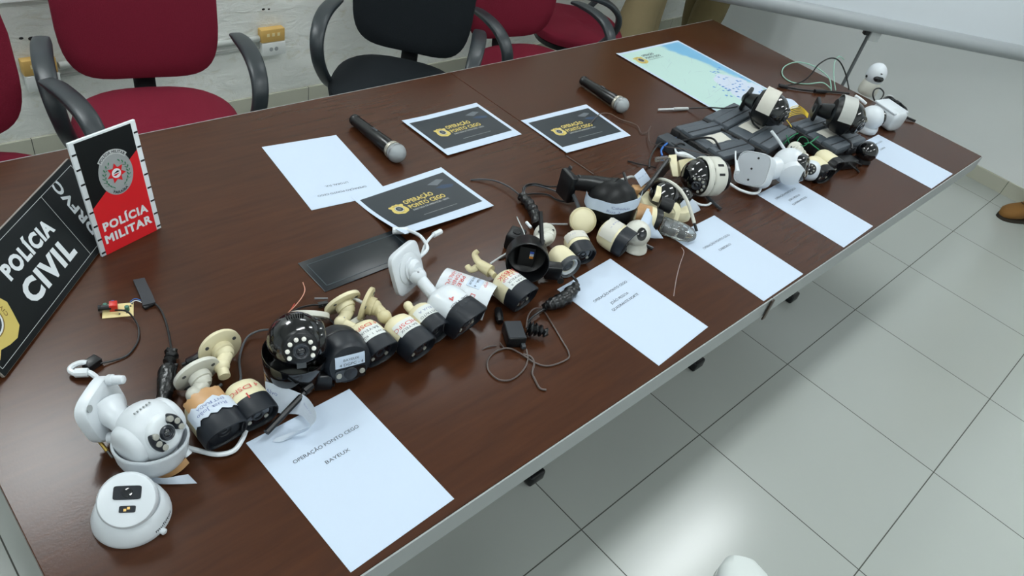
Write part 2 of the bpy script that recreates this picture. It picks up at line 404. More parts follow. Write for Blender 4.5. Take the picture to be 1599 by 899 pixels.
PAP = [(.2308, .0114, .0339, 'BAYEUX', .215, [('OPERAÇÃO PONTO CEGO', .106, .214, .132), ('BAYEUX', .106, .182, .048)], 'white A4 sheet titled BAYEUX at the near end of the table'),
       (1.0144, .0148, .0619, 'NORTE', .215, [('OPERAÇÃO PONTO CEGO', .107, .214, .132), ('JOÃO PESSOA', .106, .186, .070), ('QUADRANTE NORTE', .107, .169, .104)], 'white A4 sheet titled JOÃO PESSOA QUADRANTE NORTE, second from the left along the edge'),
       (1.4400, .0021, .0072, 'CAB', .215, [('OPERAÇÃO PONTO CEGO', .104, .214, .130), ('CABEDELO', .104, .186, .058)], 'white A4 sheet titled CABEDELO with a clear camera housing on its corner'),
       (1.8905, -.0118, .0218, 'SUL', .215, [('OPERAÇÃO PONTO CEGO', .100, .248, .130), ('JOÃO PESSOA', .106, .220, .072), ('QUADRANTE SUL', .106, .201, .092)], 'white A4 sheet under the white antenna camera, fourth along the table edge'),
       (2.5680, .0025, .0066, 'CON', .215, [('OPERAÇÃO PONTO CEGO', .106, .260, .125), ('CONDE', .106, .230, .045)], 'white A4 sheet at the far right end beyond the grey cases')]
for x, y, th, _, _, lines, lab in PAP:
    if y < 0.004: y = .004
    o, cf = sheet(.21, .297, 'titled_sheet', lab, 'sheet of paper', x, y, th, group='A4 title sheets along the front edge')
    for s, cx, cy, wd_ in lines: line_on(o, cf, .21, .297, s, cx, cy, wd_, height=.0072)
o, cf = sheet(.21, .297, 'titled_sheet', 'white A4 sheet titled LITORAL SUL lying upside down left of the nearer microphone', 'sheet of paper', .6668, .8299, -.1162)
line_on(o, cf, .21, .297, 'OPERAÇÃO PONTO CEGO', .104, .050, .132, deg=180, height=.0072); line_on(o, cf, .21, .297, 'LITORAL SUL', .104, .082, .062, deg=180, height=.0072)

BADGE = [(0, -1), (.35, -.88), (.75, -.72), (.95, -.35), (.9, .0), (.78, .35), (.95, .62), (.85, .8), (.5, .78), (.25, .95), (0, .88), (-.25, .95), (-.5, .78), (-.85, .8), (-.95, .62), (-.78, .35), (-.9, 0), (-.95, -.35), (-.75, -.72), (-.35, -.88)]
def badge(o, fn, s, small=False, rotdeg=0):
    """gold shield; fn(x,y,dz) -> 3-D"""
    c, q = math.cos(math.radians(rotdeg)), math.sin(math.radians(rotdeg)); R = lambda x, y: (c*x-q*y, q*x+c*y)
    def poly(pts, m, dz, name):
        pts = [(0, 0)]+pts; me = MB(); n = len(pts)-1
        me.add([fn(*R(x*s, y*s), dz) for x, y in pts], [(0, i+1, (i+1) % n+1) for i in range(n)]); return me.build(name, m, o, smooth=False)
    circ = lambda r, k=28: [(r*math.cos(2*PI*i/k), r*1.05*math.sin(2*PI*i/k)) for i in range(k)]
    poly([(x*1.0, y) for x, y in BADGE], gold, .0002, 'badge')
    poly(circ(.52), goldd, .0004, 'badge_ring'); poly(circ(.48), signw, .0006, 'badge_rim')
    poly(circ(.42), printb, .0008, 'badge_centre'); poly([(-.16, .2), (.16, .2), (.16, -.05), (0, -.24), (-.16, -.05)], slate, .001, 'badge_shield')
    text('POLÍCIA', lambda x, y: fn(*R((.62+y)*math.sin(x/.64)*s, (.62+y)*math.cos(x/.64)*s), .0006), goldd, o, width=.8, height=.14, bold=.02)
    text('CIVIL', lambda x, y: fn(*R((.76-y)*math.sin(x/.7)*s, -(.76-y)*math.cos(x/.7)*s), .0006), goldd, o, width=.55, height=.13, bold=.02)
def print_sheet(x, y, th, curl, label):
    w, h = .297, .21
    o, cf = sheet(w, h, 'operation_print', label, 'printed sheet', x, y, th, curl=curl, group='landscape prints with the gold badge', z=.0012)
    N = 10; x0, x1, y0, y1 = .011, .284, .030, .188
    P = [[((x0+(x1-x0)*i/N), (y0+(y1-y0)*k/N), cf((x0+(x1-x0)*i/N)/w, (y0+(y1-y0)*k/N)/h)+.0006) for k in range(N+1)] for i in range(N+1)]
    MB().grid(P, .0002).build('dark_panel', printb, o)
    L = lambda s, cx, cy, wd_, m, b, hh: line_on(o, cf, w, h, s, cx, cy, wd_, m=m, bold=b, height=hh, dz=.0011)
    L('OPERAÇÃO', .145, .117, .094, gold, .03, .0155); L('PONTO CEGO', .156, .094, .117, gold, .03, .0155)
    L('DIRETORIA DE OPERAÇÕES - SESDS', .156, .082, .117, lgrey, .0, .006); L('SECRETARIA DE ESTADO DA SEGURANÇA E DA DEFESA SOCIAL', .160, .052, .110, lgrey, .0, .0026)
    badge(o, lambda a, b, dz: ((a+.070), (b+.106), cf((a+.070)/w, (b+.106)/h)+.0009+dz), .0235)
    # faint camera drawing in the upper right of the print
    q = MB(); q.add([(px, py, cf(px/w, py/h)+.001) for px, py in ((.205, .160), (.245, .170), (.262, .160), (.228, .146))], [(0, 3, 2, 1)]); q.build('printed_camera', slate, o, smooth=False)
    q = MB(); q.add([(px, py, cf(px/w, py/h)+.001) for px, py in ((.215, .138), (.24, .143), (.272, .132), (.262, .122), (.235, .126))], [(0, 4, 3, 2, 1)]); q.build('printed_glow', mat('print_deep_blue', (38, 58, 82), .5), o, smooth=False)
    return o
print_sheet(.7865, .6239, .033, lambda a, b: .020*max(0, 1-b-.25-.15*a)**1.5*(1-a)*1.6+.004*max(0, 1-b)**2, 'dark print overlapping a white sheet, nearest to the viewer of the three')
print_sheet(1.1281, .8792, .0154, lambda a, b: .005*(1-b)*(1-a)+.004*max(0, .3-a)*b*3, 'dark print lying between the two microphones')
print_sheet(1.4747, .7386, -.0412, lambda a, b: .004*(1-a)*(1-b)+.003*a*b, 'dark print with a thin wire across it, nearest the far microphone')
# map (A2)
o, cf = sheet(.42, .594, 'coast_map', 'large pale green and blue coastal map at the far end of the table', 'map', 2.238, .598, .004, m=paper, curl=lambda a, b: .004*max(0, .08-a)/.08)
N = 12; P = [[(.012+.396*i/N, .012+.57*k/N, cf((.012+.396*i/N)/.42, .5)+.0006) for k in range(N+1)] for i in range(N+1)]
mo = MB().grid(P, .0002).build('map_print', mapm, o)
badge(o, lambda a, b, dz: (a+.065, b+.515, .0012+dz), .030)
line_on(o, cf, .42, .594, 'OPERAÇÃO', .140, .535, .075, bold=.02, height=.013, dz=.0012); line_on(o, cf, .42, .594, 'PONTO CEGO', .150, .514, .095, bold=.02, height=.013, dz=.0012)
line_on(o, cf, .42, .594, 'DIRETORIA DE OPERAÇÕES - SESDS', .150, .502, .095, height=.005, dz=.0012)
mk = MB(); rr = random.Random(3)
for k in range(46):
    if k < 14: px, py = .22+rr.gauss(0, .03), .20+rr.gauss(0, .03)
    else: px, py = .31+rr.gauss(0, .035), .12+rr.random()*.24
    px = min(.39, max(.03, px)); py = min(.56, max(.03, py))
    sx = rr.uniform(.004, .015); sy = rr.uniform(.003, .009); mk.add([(px, py, .0013), (px+sx, py-.002, .0013), (px+sx*.8, py+sy, .0013), (px-.002, py+sy, .0013)], [(0, 1, 2, 3)])
tag(mk.build('map_markers', mat('map_marker_blue', (86, 140, 200), .5), o, smooth=False), None, kind='stuff')
mk = MB()
for k in range(26):
    px, py = rr.uniform(.04, .36), rr.uniform(.08, .48); a = rr.uniform(-.3, 1.2); l = rr.uniform(.02, .09); w = .0006
    dx, dy = math.cos(a)*l, math.sin(a)*l
    if px+dx > .4 or py+dy > .57: continue
    mk.add([(px, py-w, .00125), (px+dx, py+dy-w, .00125), (px+dx, py+dy+w, .00125), (px, py+w, .00125)], [(0, 1, 2, 3)])
tag(mk.build('map_roads', mat('map_road_line', (160, 178, 184), .6), o, smooth=False), None, kind='stuff')

# black mat under the near print
m = MB(); m.box((.537, .566, T), (.797, .674, T+.0022), bev=.001)
o = m.build('table_mat', mat('black_mat', (12, 19, 25), .3)); origin(o); tag(o, 'thin black rectangular mat half under the nearest dark print', 'mat')
m = MB()
for a, b in (((.55, .58), (.784, .5815)), ((.55, .6585), (.784, .66)), ((.55, .58), (.5515, .66)), ((.7825, .58), (.784, .66))): m.box((a[0], a[1], T+.0022), (b[0], b[1], T+.0026))
up_to(m.build('border_line', mat('mat_line', (52, 62, 68), .4), smooth=False), o)

# ------------------------------------------------------------------ signs
A_ = V((.212, .878, T)); B_ = V((.350, .918, T)); e = (B_-A_).normalized(); w1 = (B_-A_).length; h1 = .25
nb = V((-e.y, e.x, 0)); ang = math.radians(9); uz = V((0, 0, 1))*math.cos(ang)+nb*math.sin(ang)
Ms = Matrix((e, uz, e.cross(uz))).transposed().to_4x4(); Ms.translation = A_
S1 = thing('police_sign', 'standing black and red sign reading POLÍCIA MILITAR with a grey crest', 'sign', Ms)
MB().box((0, 0, -.006), (w1, h1, 0), bev=.001).build('sign_board', signw, S1)
def poly2(pts, z, m, name, par, Mx=None, th=.0003):
    b = MB(); n = len(pts); b.loft([[(x, y, z-th) for x, y in pts], [(x, y, z) for x, y in pts]]); return b.build(name, m, par, smooth=False)
poly2([(.010, .0), (w1-.012, .0), (w1-.012, .190), (.010, .107)], .0006, red, 'red_field', S1)
poly2([(.010, .107), (w1-.012, .190), (w1-.012, .246), (.010, .246)], .0006, signb, 'black_field', S1)
b = MB()
for k in range(8):
    for x0, x1 in ((.001, .0095), (w1-.0095, w1-.001)):
        y = .006+k*.031; b.box((x0, y, .0), (x1, y+.0035, .0007))
tag(b.build('border_marks', signb, S1, smooth=False), None)
text('POLÍCIA', plane_fn(.071, .052, .0009), signw, S1, width=.104, height=.018, bold=.045, name='sign_text')
text('MILITAR', plane_fn(.071, .024, .0009), signw, S1, width=.110, height=.018, bold=.045, name='sign_text')
cx, cy = .076, .160
poly2([(cx+.037*math.cos(a), cy+.046*math.sin(a)) for a in [2*PI*i/40 for i in range(40)]], .0010, grey, 'crest', S1)
poly2([(cx+(.042 if i % 2 else .036)*0+.043*math.sin(a), cy+.050*math.cos(a)) for i, a in enumerate([-.85+1.7*i/16 for i in range(17)])]+[(cx+.034*math.sin(a), cy+.040*math.cos(a)) for a in [.85-1.7*i/16 for i in range(17)]], .0014, lgrey, 'crest_scroll', S1)
text('POLÍCIA MILITAR', lambda x, y: (cx+(.036+y)*math.sin(x/.038), cy+(.0425+y)*math.cos(x/.038), .0017), ink, S1, width=.060, height=.0055, bold=.03)
text('PARAÍBA', lambda x, y: (cx+(.034-y)*math.sin(x/.034), cy-(.043-y)*math.cos(x/.034), .0017), ink, S1, width=.036, height=.0055, bold=.03)
poly2([(cx+r*math.cos(a), cy+r*math.sin(a)) for r, a in [((.021 if i % 2 == 0 else .012), PI/2+PI*i/7) for i in range(14)]], .0018, red, 'crest_star', S1)
poly2([(cx+.010*math.cos(a), cy+.010*math.sin(a)) for a in [2*PI*i/24 for i in range(24)]], .0021, signw, 'crest_disc', S1)
poly2([(cx-.007, cy+.001), (cx+.003, cy+.005), (cx+.008, cy+.002), (cx+.002, cy+.001)], .0024, signb, 'crest_hand', S1)
poly2([(cx+.007, cy-.001), (cx-.003, cy-.005), (cx-.008, cy-.002), (cx-.002, cy-.001)], .0024, red, 'crest_hand', S1)
for s_ in (-1, 1):
    b = MB()
    for k in range(9):
        a = -1.2+k*.28; px, py = cx+s_*.026*math.cos(a), cy-.004+.028*math.sin(a)
        for q in (-.6, .5):
            d = a+q+PI/2; b.add([(px, py, .0018), (px+s_*.006*math.cos(d)-.0015, py+.006*math.sin(d), .0018), (px+s_*.008*math.cos(d), py+.008*math.sin(d), .0018), (px+s_*.004*math.cos(d)+.0015, py+.004*math.sin(d), .0018)], [(0, 1, 2, 3)])
    b.build('laurel_branch', green, S1, smooth=False)
# POLÍCIA CIVIL sign: a long tent-shaped box leaning back, running at 45 degrees
o2 = at(8, 590, .003); d2 = at(150, 402, .003)-o2; d2.z = 0; d2.normalize(); n2 = V((-d2.y, d2.x, 0)); o2.z = T+.0045
w2 = n2*math.cos(math.radians(60))+V((0, 0, 1))*math.sin(math.radians(60)); wC = .168; lC = .452
Mc = Matrix((d2, w2, d2.cross(w2))).transposed().to_4x4(); Mc.translation = o2
S2 = thing('police_plate', 'long black tent-shaped sign reading POLÍCIA CIVIL with a gold badge', 'sign', Mc)
MB().box((0, 0, -.006), (lC, wC, 0), bev=.001).build('front_panel', mat('plate_edge_grey', (138, 132, 124), .4), S2)
Mi = Mc.inverted(); top = o2+w2*(wC-.003); ft = o2+n2*.165
b = MB(); b.loft([[tuple(Mi @ (q+d2*x)) for q in (top+n2*.001, top+n2*.006, ft+n2*.004, ft)] for x in (0, lC)]); b.build('back_panel', signb, S2, smooth=False)
MB().box((.001, .001, 0), (lC-.001, wC-.001, .0004)).build('black_face', signb, S2, smooth=False)
b = MB()
for a, c in (((.008, .012), (lC-.008, .0128)), ((.008, wC-.0128), (lC-.008, wC-.012)), ((.008, .012), (.0088, wC-.012)), ((.327, .012), (.3277, wC-.012)), ((lC-.0088, .012), (lC-.008, wC-.012))): b.box((a[0], a[1], .0004), (c[0], c[1], .0007))
b.build('border_line', lgrey, S2, smooth=False)
text('POLÍCIA', plane_fn(.222, .097, .0008), signw, S2, width=.156, height=.028, bold=.05, name='sign_text')
text('CIVIL', plane_fn(.224, .038, .0008), signw, S2, width=.160, height=.040, bold=.05, name='sign_text')
text('DRFVC', plane_fn(.386, .094, .0008, 90), signw, S2, width=.122, height=.021, bold=.045, name='sign_text')
badge(S2, lambda a, b_, dz: (a+.052, b_+.078, .0008+dz*.5), .056, rotdeg=90)

# ------------------------------------------------------------------ chairs
def sell(w, d, n=3.0, k=36): return [(w*spow(math.cos(2*PI*i/k), 2/n), d*spow(math.sin(2*PI*i/k), 2/n)) for i in range(k)]
def chair(label, x, y, deg, fab, group=None):
    c = thing('office_chair', label, 'chair', Matrix.Translation((x, y, 0)) @ Matrix.Rotation(math.radians(deg), 4, 'Z'), group)
    b = MB(); rings = []
    for z, s_ in ((.415, .90), (.425, .98), (.45, 1.0), (.468, .985), (.478, .93), (.482, .80), (.483, .5), (.483, .1)):
        rings.append([(px*s_, py*s_, z-.006*(px/.24)**2*(1 if z > .46 else 0)+(.0 if py > -.1 else -.02*((-.1-py)/.14)**2)) for px, py in sell(.245, .235, 2.8)])
    b.loft(rings).build('seat', fab, c)
    b = MB(); b.loft([[(px*s_, py*s_, z) for px, py in sell(.235, .225, 2.8)] for z, s_ in ((.385, .8), (.395, .97), (.418, .99))]).build('seat_shell', blk, c)
    b = MB(); rings = []
    def outline(k=44):
        pts = []
        for i in range(k):
            a = 2*PI*i/k; px = spow(math.cos(a), 2/4.2); pz = spow(math.sin(a), 2/4.2)
            w = .236*(1-.13*max(0, pz)); pts.append((px*w, .785+pz*.285))
        return pts
    O = outline()
    for yy, s_ in ((.0, .2), (-.004, .8), (-.002, .93), (.008, .99), (.022, 1.0), (.036, .985), (.042, .9), (.042, .2)):
        rings.append([(px*s_, .235+yy+(.785+(pz-.785)*s_-.6)*.10-.03*0+.06*(px*s_/.23)**2*(-.45),   .785+(pz-.785)*s_) for px, pz in O])
    b.loft(rings).build('backrest', fab, c)
    b = MB(); b.tube([(0, .12, .400), (0, .23, .405), (0, .285, .45), (0, .290, .60), (0, .292, .72)], .034, 8, 4, flat=.3)
    b.build('back_post', blk, c)
    for s_ in (-1, 1):
        P = [V((s_*.272, .150, .682)), V((s_*.276, .09, .690)), V((s_*.280, .0, .690)), V((s_*.280, -.075, .672)), V((s_*.276, -.125, .630)), V((s_*.268, -.135, .570)), V((s_*.258, -.105, .505)), V((s_*.245, -.05, .440)), V((s_*.225, .0, .402)), V((s_*.16, .0, .395))]
        WD = [.022, .028, .028, .027, .025, .023, .022, .022, .020, .018]; TH = [.007, .010, .012, .013, .014, .015, .014, .012, .010, .008]
        b = MB(); Q = []; 
        for i in range(len(P)-1):
            p0 = P[max(0, i-1)]; p1 = P[i]; p2 = P[i+1]; p3 = P[min(len(P)-1, i+2)]
            for k in range(4):
                t = k/4; Q.append((.5*((2*p1)+(p2-p0)*t+(2*p0-5*p1+4*p2-p3)*t*t+(3*p1-p0-3*p2+p3)*t**3), WD[i]+(WD[i+1]-WD[i])*t, TH[i]+(TH[i+1]-TH[i])*t))
        Q.append((P[-1], WD[-1], TH[-1])); rings = []
        for i, (p, w, th) in enumerate(Q):
            tg = (Q[min(len(Q)-1, i+1)][0]-Q[max(0, i-1)][0]).normalized(); sd = V((1, 0, 0)); sd = (sd-tg*sd.dot(tg)).normalized() if abs(tg.x) < .9 else V((0, 1, 0)); nn = tg.cross(sd)
            rings.append([tuple(p+sd*px+nn*py) for px, py in sell(w, th, 3, 16)])
        b.loft(rings).build('armrest', armm, c)
    b = MB(); b.lathe([(.09, .028), (.22, .028), (.22, .018), (.39, .018)], Matrix.Rotation(-PI/2, 4, 'Y'), 16); b.build('gas_column', blk, c)
    for k in range(5):
        a = 2*PI*k/5+.3; dx, dy = math.cos(a), math.sin(a)
        MB().tube([(dx*.02, dy*.02, .115), (dx*.16, dy*.16, .095), (dx*.28, dy*.28, .072)], lambda t: .024-.008*t, 8, 3, flat=.7).build('base_leg', blk, c)
        cb = MB(); Mx = Matrix.Translation((dx*.285, dy*.285, .027)) @ Matrix.Rotation(a+PI/2, 4, 'Z'); cb.lathe([(-.024, .01), (-.024, .027), (-.004, .027), (-.004, .02), (.004, .02), (.004, .027), (.024, .027), (.024, .01)], Mx, 16); cb.build('caster', blkm, c)
    return c
chair('burgundy office chair behind the POLÍCIA MILITAR sign', .672, 1.700, -14, redfab)
chair('burgundy office chair cut off by the left edge, behind the flat black sign', .11, 1.49, 4, redfab)
chair('black office chair, the only one with black fabric', 1.545, 1.650, -47, blkfab)
chair('burgundy office chair right behind the black chair', 2.215, 1.560, -8, redfab)
chair('burgundy office chair turned sideways next to the standing person', 2.83, 1.87, 48, redfab)

# ------------------------------------------------------------------ wall fittings
def outlet(x, label):
    o = thing('wall_outlet', label, 'outlet', (x, YB, .36), 'old wall outlets near the floor')
    MB().box((-.055, -.034, -.022), (.055, 0, .035), bev=.004).build('outlet_box', mat('yellow_outlet', (206, 168, 96), .5), o)
    b = MB()
    for k in range(3): b.box((-.03+k*.024, -.0352, .004), (-.018+k*.024, -.034, .018))
    b.build('outlet_slot', mat('outlet_slot_cream', (226, 210, 160), .5), o, smooth=False)
    MB().box((-.052, -.036, -.082), (.058, 0, -.023), bev=.004).build('cover_plate', mat('outlet_white', (218, 222, 220), .5), o)
    b = MB()
    for k in (-.012, .012): b.lathe([(0, .009), (.0012, .009)], Matrix.Translation((k, -.036, -.052)) @ Matrix.Rotation(-PI/2, 4, 'Z'), 16)
    b.build('outlet_socket', grey, o)
outlet(1.436, 'yellow and white wall outlet right of the burgundy chair'); outlet(.535, 'yellow and white wall outlet behind the left arm of the burgundy chair')
b = MB(); b.tube([(.60, YB-.012, .352), (1.38, YB-.012, .352)], .014, 10, 1); b.tube([(.60, YB-.010, .312), (1.38, YB-.010, .312)], .006, 8, 1)
o = origin(b.build('wall_conduit', mat('painted_pipe', (176, 180, 176), .5))); tag(o, 'grey painted pipe running along the wall between the two outlets', 'pipe')
b = MB()
for px, pz, r in ((.505, .462, .008), (.537, .457, .013), (1.41, .47, .008), (1.435, .468, .006)): b.lathe([(-.001, r), (.0012, r*.7)], Matrix.Translation((px, YB-.0005, pz)) @ Matrix.Rotation(-PI/2, 4, 'Z') @ Matrix.Diagonal((1, 1, .6, 1)), 12)
o = origin(b.build('wall_hole', blkm)); tag(o, 'small dark holes in the white plaster', 'hole', kind='stuff')

# ------------------------------------------------------------------ projection screen on a tripod in the far right corner
a0 = V((2.86, 1.36, .835)); a1 = V((4.36, .07, .835)); dr = (a1-a0).normalized()
PS = thing('projection_screen', 'white projection screen on a tripod beyond the far table end', 'screen', frame((3.60, .78, 0), dr))
c0 = (a0-V((3.60, .78, 0))).dot(dr); c1 = (a1-V((3.60, .78, 0))).dot(dr)
MB().tube([(c0, -.03, .838), (c1, -.03, .838)], .036, 20, 1).build('bottom_tube', mat('screen_tube', (150, 155, 158), .4), PS)
MB().box((c0+.02, -.034, .86), (c1-.02, -.030, 2.0)).build('screen_fabric', mat('screen_white', (206, 212, 218), .6), PS, smooth=False)
MB().tube([(0, .0, .30), (0, .0, 2.1)], .008, 10, 1).build('pole', mat('pole_grey', (84, 88, 90), .4), PS)
MB().box((.0, -.02, .755), (.05, .012, .806), bev=.004).build('clamp', lgrey, PS)
MB().box((-.03, -.015, .775), (-.004, .012, .81), bev=.004).build('clamp_knob', blk, PS)
for k in range(3):
    a = 2*PI*k/3+.6; MB().tube([(.015*math.cos(a), .015*math.sin(a), .38), (.20*math.cos(a), .20*math.sin(a), .012)], .009, 8, 1).build('tripod_leg', dgrey, PS)

# ------------------------------------------------------------------ people
def limb(rings, k=18):
    return [[(cx+rx*math.cos(2*PI*i/k), cy+ry*math.sin(2*PI*i/k), z) for i in range(k)] for cx, cy, z, rx, ry in rings]
def boot(parent, x, y, deg, m=tan):
    Mx = Matrix.Translation((x, y, 0)) @ Matrix.Rotation(math.radians(deg), 4, 'Z')      # toe towards +X
    b = MB(); R = []
    for xx, w, h in ((-.085, .022, .05), (-.08, .034, .10), (-.05, .041, .15), (0, .043, .16), (.035, .042, .125), (.07, .045, .088), (.11, .050, .074), (.15, .050, .066), (.185, .042, .054), (.205, .026, .036), (.212, .010, .026)):
        R.append([(xx, w*spow(math.cos(2*PI*i/20), 2/2.6), .012+h/2+h/2*spow(math.sin(2*PI*i/20), 2/2.6)) for i in range(20)])
    b.loft(R); b.lathe([(.0, .045), (.10, .044), (.13, .05)], Matrix.Translation((-.03, 0, .12)) @ Matrix.Rotation(-PI/2, 4, 'Y'), 18)
    bo = b.build('boot', m, parent, Mx)
    b = MB(); b.loft([[((px-.0)*1.0+.065, py*(1.0 if px > -.02 else .86), z) for px, py in sell(.152, .054, 2.6, 28)] for z in (0, .018)]); b.build('boot_sole', mat('boot_sole', (44, 36, 26), .8), bo)
    b = MB()
    for k in range(5): b.tube([(.03+.018*k, -.022, .158-.016*k), (.03+.018*k, .022, .158-.016*k)], .003, 6, 1)
    b.build('boot_laces', mat('boot_lace', (78, 56, 30), .8), bo)
    return bo
def person(label, Lf, Rf, face, cloth, group=None, hip=.93):
    """Lf, Rf: feet on the floor; face: heading in degrees"""
    c = V(((Lf[0]+Rf[0])/2, (Lf[1]+Rf[1])/2, 0)); a = math.radians(face); R = Matrix.Rotation(-a, 3, 'Z')
    p = thing('person', label, 'person', Matrix.Translation(c) @ Matrix.Rotation(a, 4, 'Z'), group)
    l = R @ (V((*Lf, 0))-c); r = R @ (V((*Rf, 0))-c)
    hw = .09
    # body: one skinned surface
    J = [(0, 0, hip), (0, 0, 1.12), (0, 0, 1.36), (0, 0, 1.47), (.015, 0, 1.56), (.01, 0, 1.68)]; E = [(0, 1), (1, 2), (2, 3), (3, 4), (4, 5)]; rad = [.13, .125, .14, .06, .085, .08]
    for s_, ft in ((1, l), (-1, r)):
        b0 = len(J); hx = V((0, s_*hw, hip-.08)); kn = hx.lerp(V((ft.x, ft.y, .08)), .5)+V((.02, 0, 0))
        J += [tuple(hx), tuple(kn), (ft.x-.01, ft.y, .09), (ft.x+.13, ft.y, .045)]; rad += [.085, .055, .040, .035]; E += [(0, b0), (b0, b0+1), (b0+1, b0+2), (b0+2, b0+3)]
        b1 = len(J); J += [(0, s_*.19, 1.39), (-.02, s_*.25, 1.12), (.06, s_*.26, .88), (.08, s_*.26, .80)]; rad += [.055, .042, .030, .026]; E += [(2, b1), (b1, b1+1), (b1+1, b1+2), (b1+2, b1+3)]
        for q in range(5):
            b2 = len(J); oy = (-.03+.018*q)
            if q == 4: J += [(.10, s_*.235, .80), (.125, s_*.225, .765)]; 
            else: J += [(.08+oy*.9, s_*.262, .755), (.085+oy, s_*.255, .715+.006*abs(q-1.5))]
            rad += [.009, .008]; E += [(b1+3, b2), (b2, b2+1)]
    me = bpy.data.meshes.new('body'); me.from_pydata(J, E, []); ob = bpy.data.objects.new('body', me); col.objects.link(ob); ob.parent = p
    sk = ob.modifiers.new('skin', 'SKIN'); 
    for i, v in enumerate(me.skin_vertices[0].data if len(me.skin_vertices) else []): v.radius = (rad[i], rad[i]); v.use_root = (i == 0)
    if not len(me.skin_vertices):
        import bmesh; bm = bmesh.new(); bm.from_mesh(me); ly = bm.verts.layers.skin.verify(); bm.verts.ensure_lookup_table()
        for i, v in enumerate(bm.verts): v[ly].radius = (rad[i], rad[i]); v[ly].use_root = (i == 0)
        bm.to_mesh(me); bm.free()
    ss = ob.modifiers.new('sub', 'SUBSURF'); ss.levels = 1; ss.render_levels = 2; me.materials.append(skin)
    dg = bpy.context.evaluated_depsgraph_get(); m2 = bpy.data.meshes.new_from_object(ob.evaluated_get(dg)); ob.modifiers.clear(); ob.data = m2; m2.name = 'body'; m2.shade_smooth()
    if not m2.materials: m2.materials.append(skin)
    # trousers
    b = MB()
    for s_, ft in ((1, l), (-1, r)):
        hx = V((0, s_*hw, 0)); ring = []
        for t, rr_ in ((0, .082), (.04, .088), (.15, .094), (.30, .100), (.45, .104), (.55, .108), (.7, .118), (.85, .126), (.95, .128)):
            z = .14+(hip-.14)*t; q = V((ft.x, ft.y, 0)).lerp(hx, t); w = .006*math.sin(t*23+s_); ring.append((q.x+.01*math.sin(PI*t), q.y, z, rr_+w, rr_*.98+w*.6))
        b.loft(limb(ring))
    b.loft(limb([(0, 0, hip-.10, .10, .17), (0, 0, hip-.04, .135, .20), (0, 0, hip+.03, .14, .195), (0, 0, hip+.14, .135, .175)]))
    tr = b.build('trousers', cloth, p, ang=80)
    for s_, ft in ((1, l), (-1, r)):
        q = V((ft.x, ft.y, 0)).lerp(V((0, s_*hw, 0)), .55); MB().box((q.x-.075, q.y+s_*.092-.018, .48), (q.x+.075, q.y+s_*.092+.02, .66), bev=.012).build('cargo_pocket', cloth, tr)
    b = MB(); b.loft(limb([(0, 0, hip+.02, .150, .19), (0, 0, hip+.15, .148, .185), (0, 0, 1.25, .155, .205), (0, 0, 1.38, .145, .215), (0, 0, 1.45, .10, .13), (0, 0, 1.49, .068, .072)]))
    for s_ in (1, -1): b.tube([(0, s_*.17, 1.40), (0, s_*.215, 1.34), (-.02, s_*.25, 1.13), (.03, s_*.255, 1.0)], lambda t: .082-.02*t, 14, 4)
    b.build('shirt', cloth, p, ang=80)
    b = MB(); b.sph((0, 0, 1.70), .105, sc=(1.08, .9, .85)); b.build('hair', mat('dark_hair', (26, 20, 16), .8), p)
    b = MB(); b.sph((.098, 0, 1.60), .016, sc=(1.1, .7, 1.4)); b.build('nose', skin, p)
    for s_ in (1, -1): MB().sph((.078, s_*.032, 1.625), .011).build('eye', blkg, p); MB().sph((0, s_*.088, 1.61), .028, sc=(.7, .3, 1.1)).build('ear', skin, p)
    MB().sph((.088, 0, 1.565), .02, sc=(.4, 1.1, .25)).build('mouth', mat('lips', (140, 80, 70), .5), p)
    d = 180/PI
    for ft in (l, r): boot(p, ft.x, ft.y, 0)
    return p
person('person in baggy khaki trousers standing just behind the far chair', (3.32, 1.90), (3.64, 2.02), -75, khaki)
person('person in olive trousers standing in the far corner, right of the other one', (4.04, 1.89), (4.27, 2.04), 215, khakid)
# boot toe seen at the right edge
person('person at the right edge, only a tan boot and trouser cuff in view', (4.40, -.60), (4.585, -.175), 150, mat('camouflage_cloth', (136, 122, 88), .9, var=.4, vscale=9))


